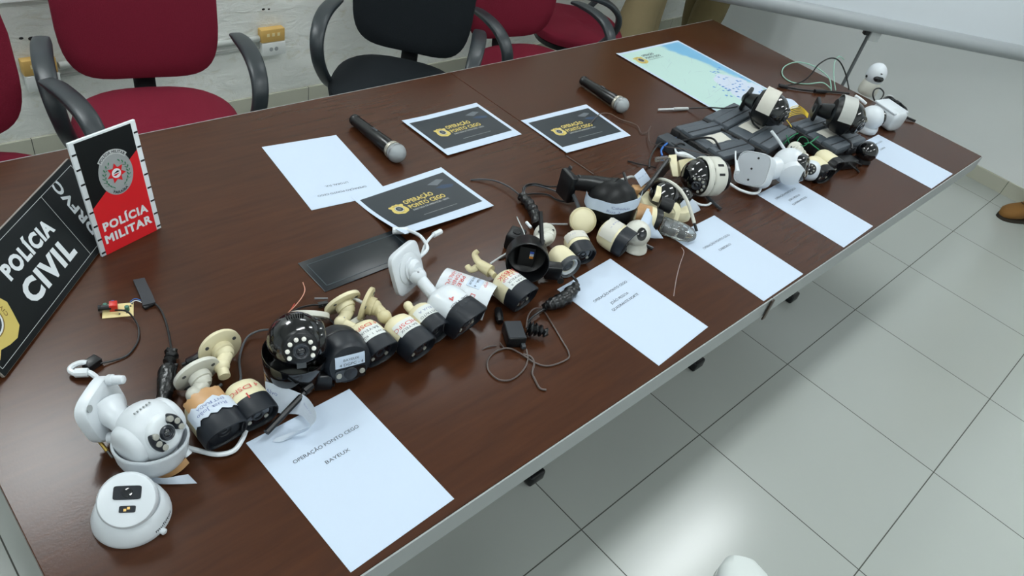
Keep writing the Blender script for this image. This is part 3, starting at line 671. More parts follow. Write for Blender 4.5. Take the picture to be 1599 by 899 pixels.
# ------------------------------------------------------------------ bullet cameras
def bullet(label, rear, front, r, body=cream, bez=navy, bf=.42, lens='window', roll=0, hood=.008, group='bullet cameras on the table', nn=2.5, L=None, name='bullet_camera'):
    a = at(*rear); c = at(*front); L = L or (c-a).length; Mx = frame(a, c-a)
    if roll: Mx = Mx @ Matrix.Rotation(math.radians(roll), 4, 'X')
    t = thing(name, label, 'camera', Mx, group); K = 40
    def S(x, s, sh=0.0): return [(x+sh*math.sin(2*PI*i/K), r*s*spow(math.cos(2*PI*i/K), 2/nn), r*s*spow(math.sin(2*PI*i/K), 2/nn)) for i in range(K)]
    xb = L*(1-bf)
    MB().loft([S(0, .25), S(.001, .5), S(.004, .72), S(.010, .88), S(.020, .965), S(.034, .995), S(xb, 1.0), S(xb+.002, .99)]).build('housing', body, t)
    hd = hood
    b = MB(); b.loft([S(xb+.0005, .98), S(xb+.001, 1.012), S(L-.006, 1.012, hd), S(L-.001, .985, hd), S(L, .93, hd), S(L-.002, .88, hd*.9), S(L-.010, .84, hd*.5), S(L-.012, .5, 0), S(L-.012, .1, 0)]); b.build('bezel', bez, t, ang=50)
    f = L-.0118
    if lens == 'window':
        b = MB(); b.lathe([(f-.002, r*.70), (f+.001, r*.70), (f+.002, r*.60), (f+.002, .001)], None, 32); w = b.build('front_window', lensm, t)
        MB().lathe([(f+.001, r*.30), (f+.004, r*.30), (f+.004, r*.22), (f+.0022, r*.20)], None, 24, cap=False).build('lens_ring', lensr, w)
        b = MB()
        for k in range(2): b.lathe([(f+.002, .004), (f+.0035, .004)], Matrix.Translation((0, (-1)**k*r*.45, -r*.30)), 12)
        b.build('infrared_led', irled, w)
    elif lens == 'hole':
        b = MB(); b.lathe([(f-.002, r*.74), (f+.0015, r*.72), (f+.0015, r*.34), (f-.003, r*.26), (f-.003, .001)], None, 32); w = b.build('front_plate', navy, t)
        MB().lathe([(f-.002, r*.20), (f+.0005, r*.20), (f+.0005, r*.13), (f-.001, r*.1), (f-.001, .0005)], None, 24).build('lens', lensr, w)
    elif lens == 'ring':
        b = MB(); b.lathe([(f-.002, r*.80), (f+.006, r*.80), (f+.007, r*.70), (f+.003, r*.62), (f-.001, r*.60)], None, 32, cap=False); b.build('ring', signw, t)
        b = MB(); b.lathe([(f-.001, r*.60), (f+.002, r*.5), (f+.004, r*.30), (f+.002, r*.24), (f+.002, .001)], None, 32); b.build('front_plate', dgrey, t)
    t_ = dict(t=t, r=r, L=L, xb=xb, S=S, Mx=Mx, nn=nn); return t_
def bsurf(B, off=1.01):
    r, nn = B['r'], B['nn']
    def fn(x, th): return (x, r*off*spow(math.cos(th), 2/nn), r*off*spow(math.sin(th), 2/nn))
    return fn
def blabel(B, x0, x1, d0, d1, m, off=1.02, name='label', jag=0, seed=1):
    fn = bsurf(B, off); rj = random.Random(seed); N = 14
    e0 = [rj.uniform(-jag, jag) for _ in range(N+1)]; e1 = [rj.uniform(-jag, jag) for _ in range(N+1)]
    P = [[fn(x0+e0[j]+(x1+e1[j]-x0-e0[j])*i/6, math.radians(d0+(d1-d0)*j/N)) for j in range(N+1)] for i in range(7)]
    return MB().grid(P, .0005).build(name, m, B['t'])
def btext(B, s, x, deg, width, h, m, off=1.035, flip=False, bold=0, name='handwriting'):
    fn = bsurf(B, off); r = B['r']; a0 = math.radians(deg)
    return text(s, (lambda u, w: fn(x+w, a0+u/r)) if not flip else (lambda u, w: fn(x-w, a0-u/r)), m, B['t'], width=width, height=h, bold=bold, name=name)
def mount(parent, Mx, disc, nrm, joint, end, m=cream, rd=.036, th=.008, label=None, cat='camera mount', square=False, upz=V((0, 0, 1)), neck=.013, group=None, stub=False):
    """wall mount: disc centre, its outward normal (neck side), joint and arm end in world points"""
    disc, joint, end = V(disc), V(joint), V(end); F = frame(disc, nrm, upz)
    if parent is None:
        parent = thing('camera_mount', label, cat, F, group); inv = F.inverted()
    else:
        bpy.context.view_layer.update(); inv = parent.matrix_world.inverted()
    Fl = inv @ F
    b = MB()
    if square:
        b.loft([[(x, px*s_, py*s_) for px, py in sell(rd, rd, 5, 40)] for x, s_ in ((-th, .97), (-th*.8, 1), (-th*.1, 1), (0, .97), (.002, .9))], Fl)
        b.lathe([(.0, rd*.72), (.004, rd*.72), (.006, rd*.66), (.008, rd*.5)], Fl, 32)
    else:
        b.lathe([(-th, rd*.80), (-th, rd*.98), (-th*.85, rd), (-.001, rd), (0, rd*.96), (.0005, rd*.5)], Fl, 36)
    P = b.build('mount_plate', m, parent)
    for k in range(3):
        a = 2*PI*k/3+.5; MB().lathe([(-th-.0004, .0036), (.0012, .0036)], Fl @ Matrix.Translation((0, rd*.74*math.cos(a), rd*.74*math.sin(a))), 10).build('screw_hole', dgrey, P)
    b = MB(); b.lathe([(0, neck*1.45), (.002, neck*1.5), (.012, neck*1.5), (.013, neck*1.25), (.018, neck*1.22), (.020, neck*1.1), (.024, neck*.9)], Fl, 28); b.build('collar', m, parent)
    A = inv @ (disc+V(nrm).normalized()*.018); J = inv @ joint; E_ = inv @ end
    b = MB(); b.tube([A, J], neck*.95, 14, 1); b.sph(J, neck*1.12, n=18); b.tube([J, E_], neck*.80, 14, 1)
    arm = b.build('arm', m, parent)
    b = MB()
    mid = J.lerp(A, .3); b.sph(mid+(inv.to_3x3() @ V((-.3, -.5, .8))).normalized()*neck*.95, .0028, n=8); b.build('screw', steel, arm)
    if stub:
        b = MB(); b.tube([Fl @ V((-th, 0, 0)), Fl @ V((-th-.028, 0, .004))], .0035, 8, 1); b.build('cable_stub', lgrey, parent)
    return parent

# 1 taped bullet next to the white PTZ
B = bullet('cream bullet camera wrapped in torn paper and brown tape, nearest the white dome cameras', (313, 628, .036), (356, 682, .034), .037, lens='hole', bf=.36, hood=.010)
blabel(B, .010, .040, 45, 150, brownp, 1.035, 'brown_tape', .003, 3); blabel(B, .032, .062, 20, 165, paper2, 1.06, 'torn_paper', .004, 5)
btext(B, 'Rua João', .048, 100, .045, .007, inkb, 1.075); btext(B, 'ENTRADA', .038, 95, .04, .006, inkb, 1.075)
btext(B, 'intel', .062, 172, .02, .006, ink, 1.02, name='printed_text')
mount(B['t'], None, at(309.5, 588, .040), V((.05, -.97, -.22)), at(304, 618, .032), B['Mx'] @ V((.004, 0, 0)), white2, .041)
# 2 bullet with red writing
B = bullet('cream bullet camera marked in red, without a mount, left of the big black camera', (371, 608, .034), (407, 655, .033), .034, lens='window', bf=.40)
btext(B, '4 DSFC', .026, 98, .048, .009, inkr); btext(B, '1', .042, 96, .0018, .013, inkr)
cable('camera_lead', [B['Mx'] @ V((.004, 0, .01)), at(376, 590, .03), at(374, 560, .008), at(384, 530, .006), at(402, 518, .01), at(424, 515, .02)], .0022, dgrey, parent=B['t'])
mount(None, None, at(345.5, 549, .034), V((.02, -1, .05)), at(346, 575, .034), at(351, 592, .030), cream, .040, label='loose cream round camera mount with a broken neck, standing behind two bullet cameras', stub=True)
# bullets 3, 4, 5
B = bullet('cream bullet camera with a white label, next to the squat black dome camera', (559, 516, .034), (598, 556, .033), .035)
blabel(B, .030, .058, 60, 140, labelm, 1.02); btext(B, '4 DSFC', .022, 100, .05, .009, inkr); btext(B, 'BAYEUX', .036, 98, .035, .006, ink); btext(B, 'CAM 1 - RUA', .048, 98, .045, .005, ink)
mount(B['t'], None, at(536.5, 476, .042), V((.0, -.93, -.38)), at(533, 505, .030), B['Mx'] @ V((.003, 0, 0)), cream, .039)
B = bullet('cream bullet camera with red letters HDSFC, a pin sticking out of its mount', (612, 506, .034), (660, 548, .033), .034)
blabel(B, .028, .058, 60, 140, labelm, 1.02); btext(B, 'HDSFC', .036, 100, .05, .009, inkr); btext(B, 'BAYEUX', .048, 98, .035, .006, ink)
mount(B['t'], None, at(575, 477, .045), V((.55, -.80, -.1)), at(600, 495, .045), B['Mx'] @ V((.003, 0, 0)), cream2, .037, stub=True)
B = bullet('small cream bullet camera with a round lens face, between two larger bullets', (649, 485, .032), (686, 522, .030), .031, lens='hole', hood=.003, nn=2.1)
blabel(B, .020, .048, 55, 145, labelm, 1.02); btext(B, 'DISTRITO', .040, 98, .04, .006, ink); btext(B, 'RUA A', .028, 98, .03, .006, inkb)
b = MB(); q = B['Mx'].inverted(); b.tube([q @ at(655, 492, .03), q @ at(643, 486, .04), q @ at(637, 478, .045)], .009, 12, 2); b.sph(q @ at(637, 478, .045), .0098, n=14); b.build('mount_stub', cream, B['t'])
# large white bullet
B = bullet('large white bullet camera on a square plate with white leads, beside the loose sunshield', (679, 466, .042), (735, 507, .040), .042, body=white, bez=navy, bf=.36, hood=.014, nn=3, lens='window')
btext(B, 'BAYEUX', .062, 100, .04, .006, ink); btext(B, 'CAM 2 - B', .074, 92, .05, .005, ink); btext(B, '4', .045, 100, .01, .012, inkr)
t11 = B['t']; mount(t11, None, at(638, 420, .064), V((.30, -.84, .36)), at(652, 432, .060), B['Mx'] @ V((.004, 0, .0)), white, .050, th=.012, square=True, neck=.017)
cable('camera_lead', [at(652, 405, .06), at(667, 390, .075), at(660, 374, .06), at(650, 366, .04), at(637, 361, .018), at(628, 361, .012)], .004, signw, parent=t11)
cable('lead_connector', [at(637, 361, .014), at(625, 361, .009), at(613, 361, .008)], .0085, signw, parent=t11)
cable('camera_lead', [at(658, 400, .06), at(664, 383, .06), at(673, 371, .05), at(680, 366, .045)], .0032, signw, parent=t11)
cable('lead_jack', [at(677, 368, .046), at(688, 362.5, .042)], .0065, signw, parent=t11)
cable('camera_lead', [at(618, 416, .03), at(614, 408, .02), at(619, 399, .02), at(636, 398, .03), at(644, 400, .04)], .0035, signw, parent=t11)
# bullet 6
B = bullet('cream bullet camera with a broken claw mount, left of the open black housing', (778, 437, .034), (822, 470, .033), .035)
blabel(B, .030, .058, 60, 140, labelm, 1.02); btext(B, 'YIBSK', .016, 100, .05, .009, inkr); btext(B, 'K 22 DP', .027, 98, .045, .008, inkr); btext(B, 'BAYEUX', .040, 96, .035, .006, ink); btext(B, 'CAM - B', .050, 96, .035, .005, ink)
q = B['Mx'].inverted(); b = MB(); b.tube([q @ at(772, 432, .034), q @ at(764, 424, .03)], .007, 12, 1); b.tube([q @ at(766, 425, .03), q @ at(748, 414, .028)], lambda t: .0145-.002*t, 16, 1); b.build('mount_neck', cream2, B['t'])
for s_, pts in ((1, [(750, 414, .028), (744, 406, .034), (741, 398, .042), (746, 393, .05)]), (-1, [(748, 416, .026), (740, 421, .018), (734, 422, .014), (729, 416, .016)])):
    MB().tube([q @ at(*p) for p in pts], lambda t: .0105-.004*t, 12, 5, flat=.7).build('claw', cream2, B['t'])
cable('camera_lead', [at(765, 413, .03), at(785, 400, .035), at(812, 384, .05)], .0022, lgrey, parent=B['t'])
# sunshield: curved white half shell
a = at(688, 445, .012); c = at(764, 474, .012); Mx = frame(a, c-a); LS = (c-a).length+.004
N = 22; P = [[(x, (.049+.004*x/LS)*math.cos(th), (.042+.004*x/LS)*math.sin(th)-.006) for th in [math.radians(2+176*k/N) for k in range(N+1)]] for x in [LS*i/8 for i in range(9)]]
S12 = thing('camera_sunshield', 'loose white curved sunshield covered in red handwriting', 'sunshield', Mx)
MB().grid(P, .0022).build('shell', white, S12)
fn12 = lambda x, th: (x, .0525*math.cos(th), .0465*math.sin(th)-.006)
for s, x, d, wd_, hh, mm in (('HALVO', .018, 100, .045, .009, inkr), ('TONIG', .030, 98, .045, .009, inkr), ('PRE', .042, 98, .03, .009, inkr), ('DTK', .078, 140, .03, .011, inkr), ('MAMP', .094, 70, .035, .008, inkr)):
    text(s, (lambda u, w, x=x, d=d: fn12(x+w, math.radians(d)+u/.046)), mm, S12, width=wd_, height=hh, name='handwriting')
MB().grid([[fn12(.060+.030*i/4, math.radians(60+45*k/8)) for k in range(9)] for i in range(5)], .0006).build('label', paper, S12)
for s, x in (('BAYEUX', .064), ('RUA - 4', .076)): text(s, (lambda u, w, x=x: [q_*1.0+(.0008 if i == 2 else 0) for i, q_ in enumerate(fn12(x+w, math.radians(83)+u/.046))]), ink, S12, width=.03, height=.006, name='handwriting')

# ------------------------------------------------------------------ dome / pan-tilt heads
def head(t, inv, c, face, r, m, mf, upv=V((0, 0, 1)), n_led=8, led=ledw, a0=20, a1=160, sides=(-1, 1), lensr_=.26, fr=.66, lensoff=(0, 0), puck=True, name='head', cheeks=True, side=None):
    """c, face in world; sphere with a face plate"""
    F = inv @ frame(c, face, upv)
    h = MB().sph((0, 0, 0), r, F, 36).build(name, m, t)
    if puck: MB().lathe([(r*.62, r*fr*1.06), (r*.80, r*fr*1.04), (r*.91, r*fr*.96), (r*.955, r*fr*.86), (r*.965, r*fr*.6), (r*.965, .0005)], F, 36).build('face_plate', mf, t)
    z = r*.965; ly, lz = lensoff[0]*r, lensoff[1]*r
    Fl = F @ Matrix.Translation((0, ly, lz))
    ln = MB().lathe([(z-.004, r*lensr_*1.25), (z+.004, r*lensr_*1.2), (z+.006, r*lensr_*1.05), (z+.005, r*lensr_*.8), (z+.003, r*lensr_*.75), (z+.002, r*lensr_*.5), (z+.003, .0005)], Fl, 28).build('lens', lensr, t)
    MB().sph((z+.001, 0, 0), r*lensr_*.72, Fl, 20, (.5, 1, 1)).build('lens_glass', lensm, ln)
    if n_led:
        for k in range(n_led):
            a = math.radians(a0+(a1-a0)*k/max(1, n_led-1)); rr_ = r*fr*.74
            MB().lathe([(z-.002, .0040), (z+.002, .0040), (z+.003, .0026), (z+.003, .0004)], Fl @ Matrix.Translation((0, rr_*math.cos(a), rr_*math.sin(a))), 12).build('infrared_led', led, t)
    if cheeks:
        for s_ in sides:
            MB().lathe([(r*.70, r*.72), (r*.86, r*.68), (r*.97, r*.55), (r*1.02, r*.35), (r*1.03, .001)], F @ Matrix.Rotation(s_*PI/2, 4, 'Z'), 32).build('cheek', m, t)
    return F
# white turret dome, nearest
c = at(207, 806, 0); t = thing('turret_camera', 'white turret dome camera with a flat black sensor panel, nearest the viewer', 'camera', c)
MB().lathe([(0, .0535), (.004, .0550), (.010, .0545), (.024, .0500), (.033, .0450), (.036, .042), (.034, .039), (.026, .036)], Matrix.Rotation(-PI/2, 4, 'Y'), 56).build('base', white, t)
cc = V((0, 0, .042)); fdir = (CAM-(c+cc)).normalized(); fdir = (fdir+V((-.10, .02, .12))).normalized(); F = frame(cc, fdir)
b = MB(); b.lathe([(-.030, .016), (-.018, .032), (0, .0400), (.014, .0405), (.024, .0400), (.028, .0375), (.029, .034), (.0292, .001)], F, 48); b.build('turret', white, t)
def rrect(w, h, r, x0, x1, F): return MB().loft([[(x0, px, py) for px, py in sell(w, h, 8, 36)], [(x1, px, py) for px, py in sell(w, h, 8, 36)]], F)
Ff = F @ Matrix.Rotation(math.radians(-8), 4, 'X')
o = rrect(.0185, .0098, .002, .0285, .0300, Ff @ Matrix.Translation((0, .0, .010))).build('sensor_panel', navy, t)
MB().lathe([(.0300, .0070), (.0315, .0066), (.0310, .0045), (.0305, .0005)], Ff @ Matrix.Translation((0, .0, .010)), 24).build('lens', lensm, o)
o = rrect(.0108, .0048, .001, .0285, .0298, Ff @ Matrix.Translation((0, .002, -.013))).build('led_panel', navy, t)
for y_, z_ in ((.0015, -.0115), (-.0030, -.0140)): MB().box((.0298, y_-.0018, z_-.0018), (.0304, y_+.0018, z_+.0018), Ff @ Matrix.Translation((0, .002, 0))).build('yellow_led', ledy, o, smooth=False)
text('multitoc', lambda x, y: ((.0543-y*.25)*math.cos(-.95+x/.054), (.0543-y*.25)*math.sin(-.95+x/.054), .011+y), ink, t, width=.040, height=.0055, bold=.02)
o = MB().lathe([(.052, .0048), (.060, .0048), (.0615, .003)], Matrix.Translation((0, 0, .006)) @ Matrix.Rotation(-1.15, 4, 'Z'), 16).build('mount_screw', white, t)

# white pan-tilt camera with wall bracket
c0 = at(242, 724, 0); c0.z = T; t = thing('pan_tilt_camera', 'white pan-tilt camera with a horn bracket and wall plate, behind the nearest turret camera', 'camera', c0); bpy.context.view_layer.update(); inv = t.matrix_world.inverted()
ax = V((.06, .18, 1)).normalized(); Mb = inv @ frame(c0+V((0, 0, .004)), ax, V((1, 0, 0)))
MB().lathe([(0, .036), (.004, .042), (.012, .048), (.024, .0525), (.044, .0560), (.0475, .0570), (.0500, .0560), (.0490, .053), (.035, .046), (.02, .036)], Mb, 48).build('base_cup', white, t)
hc = c0+ax*.068; face = (CAM-hc).normalized()+V((.42, -.10, -.30)); face.normalize()
F = head(t, inv, hc, face, .0485, white, mat('face_grey', (206, 212, 216), .3), n_led=0, lensr_=.20, fr=.60, cheeks=True)
for g0 in (-20, 148):
    b = MB(); b.tube([(.0462, .0215*math.cos(math.radians(g0+12*k)), .0215*math.sin(math.radians(g0+12*k))) for k in range(8)], lambda q: .0078*min(1, .55+2.2*math.sin(PI*q)), 14, 3); b.build('led_window', navy, t, F)
for k, a in enumerate((54, 22, -10, 158, 190, 222)):
    a = math.radians(a); MB().lathe([(.0495, .0050), (.0545, .0048), (.0550, .0035), (.0548, .0005)], F @ Matrix.Translation((0, .0215*math.cos(a), .0215*math.sin(a))), 14).build('infrared_led', irled, t)
b = MB()
for k in range(6): b.box((.023, -.015+k*.0055, .0416), (.027, -.0135+k*.0055, .0442), F @ Matrix.Rotation(math.radians(-6), 4, 'Y'))
tag(b.build('vent_slots', grey, t), None)
pl = at(161, 640, .058); pn = V((.62, -.66, .28)).normalized(); Fp = inv @ frame(pl, pn)
b = MB(); b.loft([[(x, px*s_, py*s_) for px, py in sell(.046, .043, 3.6, 44)] for x, s_ in ((-.012, .93), (-.010, 1), (.004, 1), (.008, .95), (.010, .8), (.0105, .3))], Fp); b.build('wall_plate', white, t)
b = MB(); p0, p1 = inv @ (pl+pn*.008), inv @ (hc-V((.02, -.02, .012))); b.tube([p0, p0.lerp(p1, .35), p1], lambda q: .030-.012*min(1, q*1.6), 24, 4); b.build('horn_bracket', white, t)
for dy, dz in ((.030, .034), (-.030, -.034)):
    b = MB(); G = Fp @ Matrix.Translation((.010, dy, dz)); b.lathe([(0, .009), (.008, .009), (.009, .0075), (.018, .0078), (.026, .0068), (.028, .004)], G, 16); b.build('cable_gland', white, t)
b = MB()
for dy, dz in ((.030, -.034), (-.030, .034)): b.lathe([(.0095, .006), (.0112, .006), (.0112, .003)], Fp @ Matrix.Translation((0, dy, dz)), 14)
b.build('screw_recess', grey, t)
cable('brass_pin', [at(152, 686, .018), at(168, 706, .012)], .0030, mat('brass', (176, 150, 80), .35, metal=.8), parent=t)
cable('antenna_lead', [at(168, 706, .012), at(176, 716, .012)], .0016, steel, parent=t)
MB().tube([inv @ at(284, 700, .03), inv @ at(295, 712, .02)], .0065, 12, 1).build('side_peg', white, t)
o = ribbon('brown_tape', [((228, 738, .012), (232, 748, .003)), ((255, 742, .012), (256, 750, .003)), ((278, 728, .014), (281, 738, .003)), ((290, 716, .02), (296, 724, .012))], brownp, t, .0006)
o = ribbon('paper_tag', [((195, 728, .028), (202, 744, .020)), ((222, 738, .020), (226, 752, .008)), ((252, 748, .016), (252, 757, .002)), ((280, 744, .014), (284, 757, .004)), ((294, 742, .018), (308, 756, .008))], paper2)
text('JARDIM', lambda x, y: tuple(at(215+x*900+0, 741+x*260-y*900, .026)), inkb, o, width=.02, height=.006, name='handwriting'); up_to(o, t)
cable('white_lead', [at(164, 627, .06), at(161, 610, .05), at(156, 598, .025), at(150, 590, .012), at(138, 583, .008), at(122, 586, .008), at(110, 580, .008), at(114, 573, .010), at(126, 568, .012), at(136, 568, .012)], .0048, signw, parent=t)
cable('white_lead_end', [at(118, 584, .008), at(138, 583, .010)], .008, signw, parent=t)
cable('white_lead', [at(285, 698, .012), at(310, 705, .005), at(340, 711, .005), at(365, 705, .005), at(378, 688, .006), at(384, 674, .01)], .0042, signw, parent=t)

# black pan-tilt camera with antenna and paper tag
c0 = at(458, 592, 0); t = thing('pan_tilt_camera', 'black pan-tilt camera with a ring of white LEDs, antenna and curled paper tag', 'camera', c0); bpy.context.view_layer.update(); inv = t.matrix_world.inverted()
ax = V((.02, -.03, 1)).normalized(); Mb = inv @ frame(c0, ax, V((1, 0, 0)))
MB().lathe([(0, .040), (.002, .048), (.010, .052), (.055, .0565), (.074, .0575), (.0760, .0567), (.0740, .0540), (.050, .051), (.02, .045)], Mb, 48).build('base_cup', blkg, t)
hc = c0+ax*.104; face = (CAM-hc).normalized()+V((.10, -.1, -.35)); face.normalize()
F = head(t, inv, hc, face, .0500, blkg, blk, sides=(1,), n_led=8, led=ledw, a0=-28, a1=208, lensr_=.24, fr=.60, lensoff=(0, -.08))
b = MB()
for k in range(8): b.box((.017, -.016+k*.0042, .0430), (.028, -.0145+k*.0042, .0472), F @ Matrix.Rotation(math.radians(-14), 4, 'Y'))
b.build('vent_slots', blkm, t)
MB().box((.0460, -.008, -.036), (.0472, .008, -.025), F).build('status_window', dgrey, t)
cable('antenna', [at(482, 606, .03), at(468, 622, .028), at(416, 676, .020)], .0058, blk, parent=t); cable('antenna_joint', [at(474, 612, .032), at(486, 602, .032)], .0072, blk, parent=t)
b = MB(); b.box((-.02, -.015, -.018), (.022, .015, .02), inv @ frame(at(499, 592, .02), V((1, -.5, 0))), bev=.004); b.build('side_bracket', blk, t)
o = ribbon('paper_tag', [((414, 596, .035), (417, 640, .004)), ((436, 603, .034), (438, 646, .004)), ((462, 612, .034), (466, 648, .010)), ((480, 622, .034), (478, 656, .014)), ((492, 640, .036), (484, 664, .018)), ((493, 657, .034), (480, 672, .010)), ((480, 668, .026), (462, 680, .002)), ((455, 676, .014), (440, 690, .002)), ((430, 685, .006), (425, 690, .001))], paper2)
text('Alvo', lambda x, y: tuple(at(424+x*800, 616+x*300-y*800, .036)), inkb, o, width=.022, height=.008, name='handwriting'); text('Bairro', lambda x, y: tuple(at(480+x*500, 640+x*700-y*600, .040)), inkb, o, width=.022, height=.006, name='handwriting'); up_to(o, t)
o = ribbon('brown_tape', [((411, 570, .05), (414, 600, .02)), ((413, 572, .052), (417, 620, .01))], brownp, t, .0006)
# white disc mount behind it
mount(None, None, at(484, 497, .036), V((-.42, -.62, -.60)), at(470, 512, .03), at(466, 517, .028), white2, .037, th=.011, label='white round mount leaning against the back of the big black camera')

# second black dome camera, with a white label
c0 = at(529, 590, 0); t = thing('dome_camera', 'squat black dome camera with a white 4 DGPC label strip, right of the LED-ring camera', 'camera', c0); bpy.context.view_layer.update(); inv = t.matrix_world.inverted()
hc = c0+V((.012, .012, .046)); face = (CAM-hc).normalized()+V((.20, -.35, -.50)); face.normalize(); F = inv @ frame(hc, face)
MB().lathe([(-.052, .020), (-.046, .036), (-.030, .044), (-.010, .0465), (.012, .0465), (.026, .0445), (.034, .0425), (.040, .038), (.0415, .032), (.0418, .001)], F, 44).build('housing', navy, t)
MB().lathe([(-.011, .0468), (-.009, .0478), (-.005, .0478), (-.003, .0468)], F, 44, cap=False).build('rim', blk, t)
w = rrect(.029, .0125, .01, .036, .0425, F @ Matrix.Translation((.0005, 0, -.019))).build('lens_window', blkg, t)
Fl = F @ Matrix.Translation((.0005, 0, -.018)); MB().lathe([(.0425, .013), (.0445, .012), (.0440, .008), (.0430, .0005)], Fl, 28).build('lens', lensr, w)
for s_ in (-1, 1): MB().lathe([(.0425, .0055), (.0440, .0050), (.0440, .0005)], Fl @ Matrix.Translation((0, s_*.022, 0)), 14).build('infrared_led', irled, w)
g = MB().grid([[(.0428-.0008*abs(y_/.03)**2-max(0, z_-.018)*.25, y_, z_) for y_ in [-.028+.056*k/8 for k in range(9)]] for z_ in [-.002+.024*k/5 for k in range(6)]], .0008, F).build('label_strip', paper, t)
text('4 DGPC - 4', lambda x, y: F @ V((.0436, .002+x, .001+y)), ink, g, width=.045, height=.006); text('BAYEUX', lambda x, y: F @ V((.0434, .002+x, .011+y)), ink, g, width=.030, height=.005)
for s_ in (-1, 1):
    MB().tube([F @ V((-.02, s_*.044, .01)), F @ V((-.005, s_*.051, -.02)), F @ V((.0, s_*.046, -.042))], .008, 12, 4, flat=.5).build('yoke', blk, t)
up_to(MB().tube([at(505, 575, .035), at(497, 588, .02), at(508, 600, .004), at(522, 603, .003)], .006, 10, 5, flat=.6).build('bracket_foot', blk), t)

# open black housing with an antenna
c0 = at(838, 440, 0); t = thing('open_housing', 'empty open black camera housing with an upright antenna', 'camera housing', c0); bpy.context.view_layer.update(); inv = t.matrix_world.inverted()
mc = at(823, 414, .054); axd = V((-.62, -.62, .22)).normalized(); F = inv @ frame(mc, axd)
MB().lathe([(-.070, .030), (-.066, .044), (-.050, .049), (0, .050), (.002, .048), (0, .0465), (-.050, .045), (-.060, .030), (-.060, .0005)], F, 44).build('shell', blk, t)
b = MB(); b.box((-.058, -.02, -.028), (-.045, .02, .02), F, bev=.003); b.build('inner_block', blkm, t)
for k, mm in enumerate((mat('tag_orange', (220, 140, 50), .4), signw, mat('tag_blue', (50, 90, 190), .4))): MB().box((-.044, .006, -.006+.006*k), (-.043, .015, -.0005+.006*k), F).build('colour_tag', mm, t, smooth=False)
cable('antenna', [at(846, 385, .085), at(845, 372, .10), at(843, 333, .145)], .0052, blk, parent=t); cable('antenna_joint', [at(845, 386, .078), at(846, 379, .092)], .0068, blk, parent=t)
b = MB(); b.box((-.020, -.014, -.018), (.020, .014, .020), inv @ frame(at(862, 426, .026), V((.8, -.6, 0))), bev=.005); br = b.build('side_bracket', blk, t)
up_to(MB().lathe([(0, .008), (.003, .008), (.003, .004)], frame(at(867, 432, .030)+V((-.005, -.02, 0)), V((-.6, -.8, .1))), 14).build('screw_boss', blkm), t)
# small black box behind it
b = MB(); b.box((-.026, -.020, 0), (.026, .020, .042), bev=.006); o = b.build('junction_box', blk, None, Matrix.Translation(at(806, 387, 0)+V((0, .01, 0))) @ Matrix.Rotation(.5, 4, 'Z')); tag(o, 'small black box behind the open black housing', 'box')
g = MB().lathe([(0, .010), (.002, .010), (.002, .006)], Matrix.Translation((0, 0, .042)) @ Matrix.Rotation(-PI/2, 4, 'Y'), 16).build('box_cap', blkm, o)
cable('loose_wire', [(779, 405, .002), (793, 398, .004), (806, 384, .003)], .0016, blk, 'short black wire end under the small black box')
cable('loose_wire', [(822, 378, .05), (818, 362, .055), (810, 345, .05), (807, 338, .055)], .0013, lgrey, 'thin white wire standing up behind the open black housing')
# mount between antenna and cap
mount(None, None, at(852, 368, .030), V((-.3, -.85, .35)), at(842, 376, .045), at(846, 382, .04), white2, .030, label='off-white round mount right behind the antenna of the open black housing', th=.010)
cable('white_plug', [(822, 347, .03), (829, 355, .03)], .0040, signw, 'small white plug left of the black antenna')
# bullet 7: cream with a round ringed face
B = bullet('cream bullet camera with a white ring around its round face', (866, 393, .030), (891, 420, .029), .030, bf=.20, bez=dgrey, hood=0, nn=2, lens='ring', body=cream)
# bullet 8 small grey tape
B = bullet('small bullet camera wrapped in grey paper label, behind the ringed one', (893, 371, .030), (911, 402, .026), .030, bf=.42, bez=navy, hood=.006, body=cream, L=.078)
blabel(B, .012, .036, 10, 170, tapew, 1.03, 'paper_wrap', .001); btext(B, 'Rua Norte', .020, 95, .045, .005, inkb)
# cream cap (round) with rod
c0 = at(904, 362, 0); t = thing('camera_mount', 'cream round mount cap lying against the black speed dome', 'camera mount', c0); F = frame(V((0, 0, .036)), (CAM-c0).normalized()+V((.2, 0, 0)))
MB().lathe([(-.012, .026), (-.008, .033), (.002, .035), (.010, .033), (.015, .026), (.018, .014), (.0185, .0005)], F, 36).build('cap', cream, t)
MB().lathe([(.010, .0335), (.012, .0340), (.014, .029)], F, 36, cap=False).build('cap_rim', cream2, t)
cable('mount_rod', [(857, 350, .018), (886, 350, .020)], .0030, steel, 'short metal rod lying left of the cream cap')

# big black speed dome with arm and tag
c0 = at(946, 352, 0); t = thing('speed_dome_camera', 'big black bell-shaped speed dome with an arm, wall plate and white paper strip', 'camera', c0); bpy.context.view_layer.update(); inv = t.matrix_world.inverted()
ax = V((.05, .10, 1)).normalized(); Mb = inv @ frame(c0, ax, V((1, 0, 0)))
MB().lathe([(.002, .020), (.006, .038), (.018, .051), (.034, .057), (.045, .058)], Mb, 44).build('lower_dome', blkg, t)
MB().lathe([(.040, .062), (.044, .065), (.074, .0665), (.094, .062), (.112, .050), (.124, .034), (.132, .018), (.134, .001)], Mb, 44).build('bell_housing', mat('bell_black', (9, 11, 13), .42, spec=.25), t)
b = MB(); ap = inv @ at(892, 285, .070); hp = Mb @ V((.105, 0, 0)); b.tube([ap, ap.lerp(hp, .5)+V((0, 0, .006)), hp], lambda q: .020+.012*q*q, 20, 5); b.build('arm', blk, t)
F = inv @ frame(at(886, 289, .060), V((1, -.25, 0))); b = MB(); b.box((-.012, -.030, -.040), (.010, .030, .038), F, bev=.006); pb = b.build('wall_plate', blk, t)
